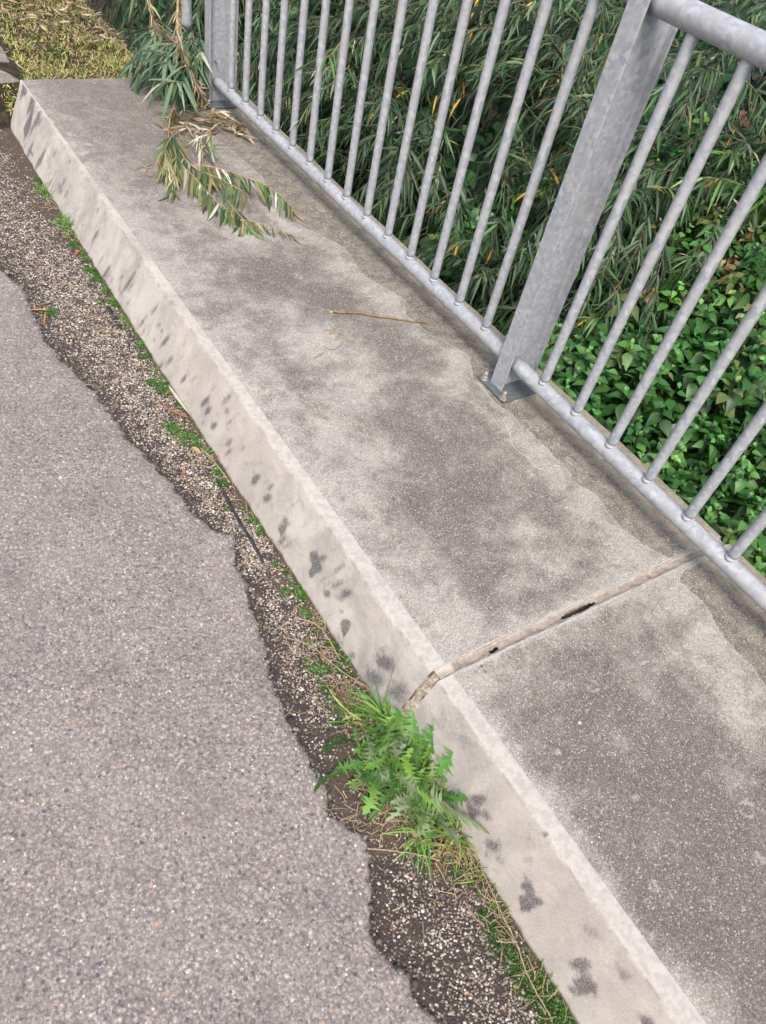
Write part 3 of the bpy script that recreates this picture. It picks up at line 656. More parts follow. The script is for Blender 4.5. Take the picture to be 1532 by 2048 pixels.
# ------------------------------------------------------------------ WILLOWS and undergrowth
WIL = [(.013, .036, .016), (.021, .056, .021), (.036, .086, .028), (.058, .125, .042), (.10, .16, .10), (.13, .16, .05)]
WP = [.24, .28, .22, .14, .08, .04]
def twig(P0, d, L, droop, nleaf, Lr=(.09, .15), sc=1.0):
    """returns stem path and leaf arrays"""
    d = np.array(d, float); d /= np.linalg.norm(d); m = 8; t = np.linspace(0, 1, m)
    path = P0 + np.outer(t * L, d); path[:, 2] -= droop * L * t ** 2
    path += np.cumsum(rvec(m, .006), 0)
    tl = np.linspace(.08, 1, nleaf) + rng.normal(size=nleaf) * .01; tl = np.clip(tl, 0, 1)
    b = np.stack([np.interp(tl, t, path[:, k]) for k in range(3)], 1)
    T = np.gradient(path, axis=0); T /= np.linalg.norm(T, axis=1)[:, None]; Tl = np.stack([np.interp(tl, t, T[:, k]) for k in range(3)], 1)
    side = np.cross(Tl, [0, 0, 1.0]); side /= np.linalg.norm(side, axis=1)[:, None] + 1e-9
    sg = np.where(np.arange(nleaf) % 2, 1, -1)[:, None]
    ax = Tl * .8 + side * sg * rng.uniform(.25, .8, (nleaf, 1)) + rvec(nleaf, .18); ax[:, 2] -= .15
    nm = np.array([0, 0, 1.0]) + rvec(nleaf, .35) + side * sg * -.3
    Ll = rng.uniform(*Lr, nleaf) * (1 - .35 * tl) * sc
    return path, b, ax, nm, Ll
def shrub(name, label, cat, loc, twigs, group, pal=WIL, p=WP, yellow=.03):
    root = empty(name, loc, label, cat, group)
    B, A, Nn, LL, st = [], [], [], [], []
    for tw in twigs:
        path, b, ax, nm, Ll = tw; B.append(b); A.append(ax); Nn.append(nm); LL.append(Ll)
        V, F = tube(path, np.linspace(.0028, .0012, len(path)), 4, False); st.append((V, F, None))
    B, A, Nn, LL = map(np.concatenate, (B, A, Nn, LL)); n = len(B)
    col = pick(pal, n, .18, p)
    yl = rng.random(n) < yellow
    V, F, Cc = leaves(B[~yl], A[~yl], Nn[~yl], LL[~yl], LL[~yl] * rng.uniform(.05, .078, (~yl).sum()), rng.uniform(.1, 1.0, (~yl).sum()), prof_willow(), .3, rng.normal(size=(~yl).sum()) * .28, col[~yl])
    mesh_obj('foliage', V, F, M['willow'], root, cols=Cc)
    k = int(yl.sum())
    if k:
        V, F, Cc = leaves(B[yl], A[yl] - [0, 0, .5], Nn[yl], LL[yl] * .8, LL[yl] * .07, .3, prof_willow(), .3, .1, pick([(.62, .30, .02), (.70, .42, .05), (.45, .20, .04), (.55, .46, .3)], k))
        mesh_obj('yellow_leaves', V, F, M['dry'], root, cols=Cc)
    V, F, _ = merge(st); 
    return root, V, F
def profile(y):
    """front surface of the willow mass: list of x,z"""
    near = np.clip((2.1 - y) / .9, 0, 1)
    xs = np.array([1.96, 2.10, 2.40, 3.0, 4.2, 6.0]) + near * np.array([1.45, 1.35, 1.15, .75, .2, 0])
    zs = np.array([-.55, -.05, .42, .80, 1.02, 1.1]) + near * np.array([.05, 0, .08, .1, .1, .0])
    return xs, zs
def mk_twigs(y0, y1, n, smax=1.0):
    out = []; cl = [(rng.uniform(y0, y1), rng.random() ** 1.2 * 5 * smax, rng.normal() * .07, rvec(1, .5)[0]) for _ in range(int(34 * (y1 - y0)))]
    for i in range(n):
        c_y, c_s, c_h, c_d = cl[rng.integers(len(cl))]
        y = c_y + rng.normal() * .10; xs, zs = profile(y); s = float(np.clip(c_s + rng.normal() * .16, 0, 5))
        x = np.interp(s, range(len(xs)), xs); z = np.interp(s, range(len(xs)), zs)
        dep = rng.random() ** 1.3 * .55
        P0 = np.array([x + dep + .15, y, z - dep * .55 + c_h + rng.normal() * .04])
        d = np.array([-.65, 0, .15]) + c_d + rvec(1, .3)[0]
        L = rng.uniform(.25, .5)
        if y < 4.5 and P0[0] + d[0] * L < 1.80: P0[0] = 1.85 - d[0] * L + rng.random() * .1
        out.append(twig(P0, d, L, rng.uniform(.2, .8), int(L * 72)))
    return out
GW = 'willow shrubs beyond the railing'
BANDS = [(.2, 1.75, 360, 'narrow leaved green willow shrub behind the railing at the far right', (3.2, 1.0, -1.0), 1.0),
         (1.75, 3.0, 560, 'dark narrow leaved willow shrub behind the bars left of the near post', (3.0, 2.4, -1.0), 1.0),
         (3.0, 4.3, 540, 'dense dark willow shrub behind the bars near the far post', (3.0, 3.6, -1.0), 1.0),
         (4.3, 6.6, 620, 'dark willow shrub at the back of the bank behind the far post', (3.2, 5.4, -1.0), 1.0)]
for i, (y0, y1, n, lab, loc, sm) in enumerate(BANDS):
    tw = mk_twigs(y0, y1, n, sm)
    pal = WIL if i else [(a * 1.9, b * 1.9, c * 1.2) for a, b, c in WIL]
    root, V, F = shrub('willow_shrub', lab, 'shrub', loc, tw, GW, pal=pal, yellow=.017)
    parts = [(V, F, None)]
    for k in range(9):
        y = rng.uniform(y0, y1); xs, zs = profile(y); s = rng.uniform(1, 3.5)
        e = np.array([np.interp(s, range(6), xs) + .25, y, np.interp(s, range(6), zs) - .15])
        b = np.array(loc) + [rng.normal() * .12, rng.normal() * .2, 0]
        pth = smooth_path([b, (b + e) / 2 + [.15, 0, .25], e], 14); Vv, Ff = tube(pth, np.linspace(.016, .005, 14), 7); parts.append((Vv, Ff, None))
    V, F, _ = merge(parts); mesh_obj('stem', V, F, M['bark'], root)

# leafy undergrowth on the bank (nettle like opposite leaves)
NP = []
BR = [(.032, .12, .025), (.055, .19, .035), (.02, .075, .02), (.09, .26, .045), (.14, .33, .065)]
def bank_plants(n, xr, yr, zf, name, label, Lr, pal, pp):
    B, A, Nn, LL, CC, st = [], [], [], [], [], []
    for i in range(n):
        x = rng.uniform(*xr); y = rng.uniform(*yr); z = zf(x, y) + rng.normal() * .055
        tilt = rvec(1, .22)[0]; up = np.array([-.2, -.12, 1.0]) + tilt; up /= np.linalg.norm(up)
        a0 = rng.uniform(0, math.pi); size = rng.uniform(.75, 1.2); cp_ = pick(pal, 1, .1, pp)[0]
        P = np.array([x, y, z])
        u = np.cross(up, [1, .3, 0]); u /= np.linalg.norm(u); v = np.cross(up, u)
        for lv in range(4):
            h = -lv * .035 * size; ll = [.018, .034, .046, .052][lv] * size * Lr
            for sgn in (0, math.pi):
                th = a0 + lv * math.pi / 2 + sgn + rng.normal() * .15
                o_ = u * math.cos(th) + v * math.sin(th); ax = o_ + up * [.7, .3, .05, -.1][lv]
                B.append(P + up * h + o_ * .010 * (lv > 0)); A.append(ax); Nn.append(up + rvec(1, .15)[0]); LL.append(ll)
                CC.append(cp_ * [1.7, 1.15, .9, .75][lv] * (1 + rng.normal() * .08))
        V, F = tube([P, P - up * .17], .0016, 4, False); st.append((V, F, None))
    B, A, Nn, LL, CC = map(np.array, (B, A, Nn, LL, CC)); n = len(B)
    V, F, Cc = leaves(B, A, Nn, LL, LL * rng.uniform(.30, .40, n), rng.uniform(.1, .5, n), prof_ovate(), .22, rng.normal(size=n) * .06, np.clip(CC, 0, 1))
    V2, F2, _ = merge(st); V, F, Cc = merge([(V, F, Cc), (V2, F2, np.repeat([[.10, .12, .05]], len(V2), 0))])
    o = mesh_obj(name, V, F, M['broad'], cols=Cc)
    tag(o, label, 'undergrowth', kind='stuff')
zf1 = lambda x, y: -.36 + (x - 1.9) * .22 + .07 * math.sin(x * 6 + y * 5) + .05 * math.sin(y * 9)
bank_plants(1250, (1.86, 3.3), (-.1, 2.3), zf1, 'undergrowth', 'green nettle like leafy plants covering the bank below the railing', 1.3, BR, [.3, .28, .24, .12, .06])
zf2 = lambda x, y: -.62 + (x - 1.9) * .15
bank_plants(700, (1.86, 2.8), (2.0, 5.6), zf2, 'undergrowth', 'darker leafy undergrowth below the willow shrubs at the walkway edge', 1.25, [(.03, .10, .03), (.02, .075, .03), (.05, .15, .045)], [.4, .35, .25])
zf4 = lambda x, y: -.26 + (x - 2.2) * .58 + .09 * math.sin(y * 5 + x * 3)
bank_plants(640, (2.1, 3.5), (.5, 2.6), zf4, 'undergrowth', 'broad leaved green plants climbing the bank behind the nettles', 1.55, [(.03, .11, .025), (.05, .16, .035), (.09, .22, .05), (.14, .20, .06)], [.4, .32, .2, .08])
# shaded broad leaves filling the depth behind the willow twigs
n = 15000; yy = rng.uniform(.3, 7.5, n); ss = rng.random(n) ** .9 * 5; B = np.zeros((n, 3))
for i in range(n):
    xs_, zs_ = profile(yy[i]); B[i] = (np.interp(ss[i], range(6), xs_) + .30 + rng.random() * .35, yy[i], np.interp(ss[i], range(6), zs_) - .22 - rng.random() * .3)
L = rng.uniform(.05, .10, n)
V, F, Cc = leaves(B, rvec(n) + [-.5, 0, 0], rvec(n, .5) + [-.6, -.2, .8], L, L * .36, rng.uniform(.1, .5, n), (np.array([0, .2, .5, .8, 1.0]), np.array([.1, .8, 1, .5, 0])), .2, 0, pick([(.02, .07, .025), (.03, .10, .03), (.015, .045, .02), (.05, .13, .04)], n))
tag(mesh_obj('undergrowth', V, F, M['broad'], cols=Cc), 'shaded broad leaved bushes deep behind the willow twigs', 'undergrowth', kind='stuff')
# creeper on the bank at the right, reddish and yellowed
zf3 = lambda x, y: -.10 + (x - 2.3) * .58 + .08 * math.sin(y * 7)
bank_plants(150, (2.7, 3.5), (.5, 2.3), zf3, 'creeper', 'yellowing and reddish bramble like creeper between the willow and the nettles', 1.0, [(.05, .16, .035), (.16, .17, .05), (.24, .12, .06), (.10, .26, .05), (.18, .06, .04)], [.48, .22, .05, .22, .03])

# willow spray reaching through the bars
def place_spray(px, zs, nleaf, sc, droop_leaf, pal, pale=.2, Lr=(.07, .11), wide=.06, gd=None, spread=.5):
    P = np.array([at(u, v, z) for (u, v), z in zip(px, zs)]); P = smooth_path(P, 24)
    tl = np.linspace(.05, 1, nleaf); k = np.linspace(0, 1, 24)
    b = np.stack([np.interp(tl, k, P[:, i]) for i in range(3)], 1); T = np.gradient(P, axis=0); T /= np.linalg.norm(T, axis=1)[:, None]
    Tl = np.stack([np.interp(tl, k, T[:, i]) for i in range(3)], 1)
    side = np.cross(Tl, [0, 0, 1.0]); side /= np.linalg.norm(side, axis=1)[:, None] + 1e-9
    sg = np.where(np.arange(nleaf) % 2, 1, -1)[:, None]
    ax = Tl * .6 + side * sg * spread * rng.uniform(.3, 1.4, (nleaf, 1)) + rvec(nleaf, .22) + (np.array([0, 0, -1.0]) if gd is None else gd) * droop_leaf
    L = rng.uniform(*Lr, nleaf) * sc * (1 - .3 * tl)
    nm = np.array([0, 0, 1.0]) + rvec(nleaf, .5)
    col = pick(pal, nleaf, .15); wh = rng.random(nleaf) < pale; col[wh] = pick([(.42, .42, .33), (.52, .50, .40)], int(wh.sum()), .1) if wh.any() else 0
    return P, leaves(b, ax, nm, L, L * wide, droop_leaf * .5, prof_willow(), .3, rng.normal(size=nleaf) * .15, col)
G1 = [(.06, .13, .04), (.10, .19, .06), (.16, .26, .10), (.04, .09, .03)]
tr = empty('willow_sprig', tuple(at(640, 150, .75)), 'light green willow sprig poking through the bars near the far post', 'sprig')
parts, st = [], []
for px, zz in (([(700, 60), (660, 110), (632, 120), (600, 135)], [.72, .70, .68, .60]), ([(700, 130), (660, 170), (630, 195), (600, 240)], [.55, .53, .50, .42]), ([(690, 120), (640, 140), (590, 150)], [.66, .62, .56])):
    P, lf = place_spray(px, zz, 26, .95, .35, G1, .12); parts.append(lf); V, F = tube(P, .0016, 5); st.append((V, F, None))
V, F, Cc = merge(parts); mesh_obj('foliage', V, F, M['willow'], tr, cols=Cc); V, F, _ = merge(st); mesh_obj('stem', V, F, M['twig'], tr)

# ------------------------------------------------------------------ verge grass, litter and the bundle of willow by the slab end
def blade_field(n, pf, name, label, Lr, Wr, pal, lean=.5, mat='grass', cat='grass', pp=None, kind='stuff', sag=.4):
    P = np.array([pf() for _ in range(n)]); a = np.concatenate([rng.normal(size=(n, 2)) * lean, np.ones((n, 1)) * .8], 1)
    L = rng.uniform(*Lr, n); W_ = rng.uniform(*Wr, n)
    V, F, Cc = leaves(P, a, rvec(n) + np.array([1, 0, .1]), L, W_, rng.uniform(0, sag, n) * 2, prof_grass(), .15, rng.normal(size=n) * .2, pick(pal, n, .2, pp))
    o = mesh_obj(name, V, F, M[mat], cols=Cc); return tag(o, label, cat, kind=kind)
def verge_pt():
    while True:
        x = rng.uniform(.66, 1.75); y = 3.93 + rng.random() ** 1.6 * 4.5
        if x < .85 + (y - 4) * .06 and (y > 4.05 or x < .72): continue
        if math.sin(x * 9 + 1) * math.sin(y * 6 + x * 3) + rng.normal() * .35 > .85: continue
        if x > 1.5 and y > 4.4: continue
        return (x, y, float(terr(np.array(x), np.array(y))) - .005)
blade_field(15000, verge_pt, 'grass', 'short yellow green grass and moss on the verge behind the slab', (.018, .055), (.0016, .003), [(.44, .52, .12), (.54, .54, .18), (.30, .44, .10), (.60, .46, .26), (.42, .26, .14)], .55)
def litter_pt():
    x = rng.uniform(.95, 1.9); y = 4.45 + rng.random() * 3.2 + max(0, 1.3 - x) * .8; return (x, y, float(terr(np.array(x), np.array(y))) + .012 + .03 * rng.random())
n = 3800; P = np.array([litter_pt() for _ in range(n)]); a = np.concatenate([rng.normal(size=(n, 2)), rng.normal(size=(n, 1)) * .25], 1)
V, F, Cc = leaves(P, a, rvec(n, .4) + [0, 0, 1], rng.uniform(.03, .07, n), rng.uniform(.002, .005, n), .05, prof_willow(), .3, rng.normal(size=n) * .2, pick([(.30, .20, .11), (.45, .34, .22), (.20, .12, .07), (.5, .42, .3), (.12, .08, .05)], n))
tag(mesh_obj('leaf_litter', V, F, M['dry'], cols=Cc), 'brown dry willow leaves littering the verge behind the grass', 'litter', kind='stuff')

GD = at(440, 450) - at(455, 370); GD = GD / np.linalg.norm(GD); GD[2] = -.45
TEAL = [(.07, .14, .08), (.11, .19, .11), (.06, .12, .05), (.16, .25, .15), (.04, .08, .035)]
bd = empty('willow_bundle', tuple(at(330, 130, .15)), 'blue green drooping tuft of willow leaves at the slab corner beside the far post', 'willow branch')
parts, st = [], []
for k in range(27):
    u0, v0 = 380 + rng.normal() * 16, 105 + rng.normal() * 18
    u1, v1 = rng.uniform(240, 400), 0
    v1 = np.interp(u1, [240, 300, 350, 400], [135, 175, 195, 190]) + rng.normal() * 14 - 10
    mid = ((u0 + u1) / 2 + rng.normal() * 6, min(v0, v1) - rng.uniform(5, 40) + 10)
    P, lf = place_spray([(u0, v0), mid, (u1, v1)], [.30, .36 + rng.random() * .05, .20], 22, 1.15, .6, TEAL, .05, (.09, .16), .06, gd=GD, spread=.5); parts.append(lf)
    V, F = tube(P, .0018, 4); st.append((V, F, None))
V, F, Cc = merge(parts); mesh_obj('foliage', V, F, M['willow'], bd, cols=Cc); V, F, _ = merge(st); mesh_obj('stem', V, F, M['twig'], bd)

# dry hanging twigs that come down in front of the post
def dry_branch(label, px, zs, r, nl, pal, Lr=(.04, .07)):
    root = empty('hanging_branch', tuple(at(*px[-1], zs[-1])), label, 'branch', 'dry willow branches hanging over the slab corner')
    P = smooth_path([at(u, v, z) for (u, v), z in zip(px, zs)], 40)
    V, F = tube(P + rvec(40, .0012), np.linspace(r, r * .5, 40), 7); mesh_obj('stem', V, F, M['twig'], root)
    i = rng.integers(0, 40, nl); T = np.gradient(P, axis=0); T /= np.linalg.norm(T, axis=1)[:, None]
    L = rng.uniform(*Lr, nl)
    V, F, Cc = leaves(P[i], T[i] + rvec(nl, .35), rvec(nl), L, L * .09, .3, prof_willow(), .4, rng.normal(size=nl) * .3, pick(pal, nl))
    mesh_obj('dry_leaves', V, F, M['dry'], root, cols=Cc)
DRY = [(.40, .31, .19), (.50, .43, .30), (.40, .30, .15), (.30, .32, .12)]
dry_branch('thick straw coloured dry branch hanging down to the slab corner by the far post', [(357, -30), (355, 49), (362, 98), (380, 137), (396, 176), (412, 205)], [.62, .52, .42, .34, .27, .195], .006, 150, DRY)
dry_branch('thin dry branch hanging at the left over the blue green willow tuft', [(290, -20), (304, 33), (327, 65), (350, 86)], [.60, .52, .44, .38], .004, 60, DRY)

# fallen branch on the slab
fb = empty('fallen_branch', tuple(at(380, 320, .182)), 'wilting broken willow branch with drooping green and pale leaves lying across the slab', 'branch')
parts, st = [], []
GR = [(.05, .10, .03), (.10, .17, .05), (.03, .07, .025), (.14, .20, .07), (.13, .12, .05), (.26, .22, .11)]
GD = at(440, 450) - at(455, 370); GD = GD / np.linalg.norm(GD); GD[2] = -.25
MAIN = [([(362, 128), (357, 176), (340, 240), (338, 290), (350, 330)], [.34, .27, .21, .20, .20], 8, .0055, .9, 0.05),
        ([(340, 260), (372, 320), (405, 343), (440, 358), (487, 382)], [.22, .23, .235, .24, .235], 34, .0028, 1.0, .18),
        ([(400, 330), (430, 335), (480, 350), (540, 375), (582, 412)], [.22, .235, .245, .24, .215], 44, .003, 1.0, .18),
        ([(345, 270), (330, 300), (335, 330)], [.25, .27, .245], 46, .002, 1.15, .08),
        ([(350, 300), (352, 330), (345, 380)], [.24, .24, .205], 24, .002, .9, .15),
        ([(400, 300), (415, 285), (420, 262), (398, 275)], [.22, .24, .25, .23], 22, .003, .8, .5),
        ([(480, 440), (500, 442), (540, 452), (585, 470)], [.205, .205, .20, .19], 18, .0018, .8, .15),
        ([(455, 400), (475, 425), (495, 450)], [.22, .21, .2], 20, .0018, .9, .12),
        ([(350, 320), (385, 350), (430, 400), (470, 430)], [.22, .225, .22, .2], 34, .002, 1.0, .3)]
for px, zz, nl, r, sc, pale in MAIN:
    P, lf = place_spray(px, zz, int(nl * 1.15), sc * rng.uniform(.85, 1.1), .95, GR, pale * .55, (.07, .15), .062, gd=GD, spread=.45)
    V_, F_, C_ = lf; V_[:, 2] = np.maximum(V_[:, 2], .1825 + rng.random(len(V_)) * .002)
    parts.append((V_, F_, C_)); V, F = tube(P, np.linspace(r, r * .5, len(P)), 7); st.append((V, F, None))
V, F, Cc = merge(parts); mesh_obj('foliage', V, F, M['willow'], fb, cols=Cc)
V, F, _ = merge(st); mesh_obj('stem', V, F, M['twig'], fb)
# dry brown leaves of the branch
n = 150; uv = np.concatenate([np.stack([rng.normal(375, 30, 90), rng.normal(245, 22, 90)], 1), np.stack([rng.uniform(420, 495, 60), rng.normal(0, 10, 60)], 1)])
uv[90:, 1] += np.interp(uv[90:, 0], [420, 495], [225, 272]); B = np.array([at(u, v, .186 + rng.random() * .02) for u, v in uv])
a = np.concatenate([rng.normal(size=(n, 2)) + [.3, -.3], rng.normal(size=(n, 1)) * .15], 1); L = rng.uniform(.05, .1, n)
V, F, Cc = leaves(B, a, rvec(n, .4) + [0, 0, 1], L, L * .085, .1, prof_willow(), .5, rng.normal(size=n) * .35, pick([(.24, .17, .08), (.38, .29, .18), (.18, .14, .06), (.50, .43, .32), (.15, .16, .06)], n))
V[:, 2] = np.maximum(V[:, 2], .182); mesh_obj('dry_leaves', V, F, M['dry'], fb, cols=Cc)
# thin leafless side twig at its left
parts = []
for px in ([(338, 322), (310, 326), (285, 332), (268, 340)], [(318, 325), (300, 335), (282, 331)], [(300, 328), (290, 348), (306, 350)]):
    P = smooth_path([at(u, v, .186) for u, v in px], 20); V, F = tube(P + rvec(20, .0008) * [1, 1, .3], .0014, 5); parts.append((V, F, None))
V, F, _ = merge(parts); mesh_obj('bare_twig', V, F, M['twig'], fb)

# stick on the slab
px = [(664, 623), (690, 625), (720, 626), (745, 631), (790, 637), (828, 643), (853, 645)]
P = smooth_path([at(u, v, .1865) for u, v in px], 50); P += rvec(50, .0006); rr = np.linspace(.0042, .0024, 50) * (1 + .08 * rng.normal(size=50))
stk = empty('stick', tuple(at(755, 633, .182)), 'thin brown stick with a pale cut end lying on the far slab', 'stick')
V, F = tube(P, rr, 10); mesh_obj('stem', V, F, mat_plain('stick_bark', C(120, 96, 62), C(172, 146, 106), 120), stk)
V, F = tube([P[0] - (P[1] - P[0]) * 1.2, P[0] + (P[1] - P[0]) * .2], [.0034, .0044], 10); mesh_obj('cut_end', V, F, mat_plain('cut_wood', C(214, 190, 160), C(236, 220, 196), 200), stk)
# dry root like scraps
for lab, lst in (('curled dry grass root lying below the stick on the slab', [[(653, 696), (652, 692), (657, 700), (672, 698), (683, 690), (686, 680), (688, 672)], [(688, 672), (682, 668), (672, 674)], [(688, 672), (695, 672), (692, 682)], [(684, 676), (676, 677), (668, 680)], [(640, 708), (632, 714), (628, 716)], [(653, 694), (646, 706), (641, 712)]]),
                 ('small star shaped dry tuft just under the stick on the slab', [[(660, 660), (665, 664), (672, 668)], [(662, 654), (664, 662), (661, 670)], [(655, 662), (664, 662), (672, 658)], [(658, 668), (665, 664), (668, 656)], [(645, 665), (650, 661), (656, 659)]])):
    parts = []
    for l in lst:
        P = smooth_path([at(u, v, .1825) for u, v in l], 16); P[:, 2] += np.abs(rng.normal(size=16)) * .0015; V, F = tube(P, .0011, 5); parts.append((V, F, None))
    V, F, _ = merge(parts); tag(mesh_obj('dry_scrap', V, F, M['twig']), lab, 'dry grass')

# ------------------------------------------------------------------ stones
ICO = None
def ico():
    t = (1 + 5 ** .5) / 2; v = np.array([(-1, t, 0), (1, t, 0), (-1, -t, 0), (1, -t, 0), (0, -1, t), (0, 1, t), (0, -1, -t), (0, 1, -t), (t, 0, -1), (t, 0, 1), (-t, 0, -1), (-t, 0, 1)], float); v /= np.linalg.norm(v[0])
    f = np.array([(0, 11, 5), (0, 5, 1), (0, 1, 7), (0, 7, 10), (0, 10, 11), (1, 5, 9), (5, 11, 4), (11, 10, 2), (10, 7, 6), (7, 1, 8), (3, 9, 4), (3, 4, 2), (3, 2, 6), (3, 6, 8), (3, 8, 9), (4, 9, 5), (2, 4, 11), (6, 2, 10), (8, 6, 7), (9, 8, 1)])
    return v, f
def stones(P, R, cols, flat=.6):
    v, f = ico(); n = len(P); V = v[None] * (1 + rng.normal(size=(n, 12, 1)) * .16) * R[:, None, None]
    V *= rng.uniform(.7, 1.25, (n, 1, 3)); V[:, :, 2] *= flat
    a = rng.uniform(0, 6.28, n); c, s = np.cos(a), np.sin(a); x = V[:, :, 0] * c[:, None] - V[:, :, 1] * s[:, None]; y = V[:, :, 0] * s[:, None] + V[:, :, 1] * c[:, None]
    V = np.stack([x, y, V[:, :, 2]], -1) + P[:, None]
    return V.reshape(-1, 3), [(f[None] + (np.arange(n) * 12)[:, None, None]).reshape(-1, 3)], np.repeat(cols, 12, 0)
SP = [tuple(lin((220, 214, 204)) / 1.35), tuple(lin((192, 181, 170)) / 1.35), tuple(lin((162, 148, 136)) / 1.35), tuple(lin((128, 118, 110)) / 1.35), tuple(lin((182, 138, 104)) / 1.35), tuple(lin((96, 96, 104)) / 1.35)]
ey = ROAD_EDGE[:, 1]; oo = np.argsort(ey); 
def edge_x(y): return np.interp(y, ey[oo], ROAD_EDGE[oo, 0])
n = 62000; y = -.5 + rng.random(n) * 5.1; x = edge_x(y) + .008 + rng.random(n) * (foot_x(y) - edge_x(y) - .012)
dm = blobs(x, y, DIRT); keep = rng.random(n) > dm * .9
keep &= rng.random(n) < np.interp(y, [-.5, .7, 1.4, 2.2, 5], [.8, .8, .85, 1, 1]); 
fr = (x - edge_x(y)) / (foot_x(y) - edge_x(y)); keep &= rng.random(n) < np.interp(fr, [0, .1, .22, .4, .75, 1], [.1, .2, .55, 1, 1, .35])
x, y = x[keep], y[keep]; n = len(x); R = rng.gamma(3.2, .00055, n) + .0008; R = np.minimum(R, .0042) * np.interp(y, [1, 2], [.86, 1.0])
V, F, Cc = stones(np.stack([x, y, -.0095 + R * .1], 1), R, pick(SP, n, .14, [.17, .24, .24, .20, .08, .07]))
tag(mesh_obj('gravel', V, F, M['stone'], cols=Cc, smooth=True), 'small pale stone chips scattered in the dark gutter strip', 'gravel', kind='stuff')
n = 5200; k = rng.integers(0, len(ROAD_EDGE), n); P = np.concatenate([ROAD_EDGE[k], np.full((n, 1), -.008)], 1); P[:, 0] += rng.gamma(1.6, .004, n) * np.where(rng.random(n) < .8, 1, -.6); P[:, 1] += rng.normal(size=n) * .004
P[:, 2] = np.where(P[:, 0] > ROAD_EDGE[k, 0], -.0085, -.0035); ok = (P[:, 1] > -.6) & (P[:, 1] < 4.2); P = P[ok]; n = len(P)
V, F, Cc = stones(P, rng.gamma(4, .0006, n) + .0008, pick([tuple(lin((70, 68, 70)) / 1.35), tuple(lin((104, 98, 94)) / 1.35), tuple(lin((150, 142, 134)) / 1.35), tuple(lin((52, 50, 52)) / 1.35)], n, .15))
tag(mesh_obj('crumbled_asphalt', V, F, M['stone'], cols=Cc), 'dark crumbs broken off along the ragged asphalt edge', 'crumbs', kind='stuff')
# a few individual pebbles
def pebble(label, u, v, z, r, col, surf):
    V, F, Cc = stones(np.array([at(u, v, z) + [0, 0, r * .3]]), np.array([r]), np.array([lin(col) / 1.3])); o = mesh_obj('pebble', V, F, M['stone'], cols=Cc)
    s = o.modifiers.new('sub', 'SUBSURF'); s.levels = 1; s.render_levels = 2
    tag(o, label, 'pebble')
pebble('round pinkish beige pebble on the near slab', 1159, 1446, .18, .0052, (214, 190, 166), 0)
pebble('white pebble on the near slab above the kerb strip', 1183, 1684, .18, .0032, (240, 236, 226), 0)
pebble('small white pebble on the far slab close to the kerb strip', 950, 1255, .18, .003, (238, 234, 226), 0)
pebble('white pebble on the road edge beside the gutter', 121, 956, .0, .0052, (240, 236, 230), 0)
pebble('cream pebble on the road at the bottom left', 63, 1500, .0, .006, (226, 206, 180), 0)
n = 170; P = []
for _ in range(n):
    yy = rng.uniform(-.4, 3.8); P.append((rng.uniform(.84, 1.58), yy if abs(yy - .49) > .03 else yy + .1, .181))
R = rng.gamma(3, .00035, n) + .0007
V, F, Cc = stones(np.array(P), R, pick([SP[0], SP[0], SP[1], SP[4]], n, .1)); tag(mesh_obj('grit', V, F, M['stone'], cols=Cc), 'tiny white grit grains scattered over the slabs', 'grit', kind='stuff')

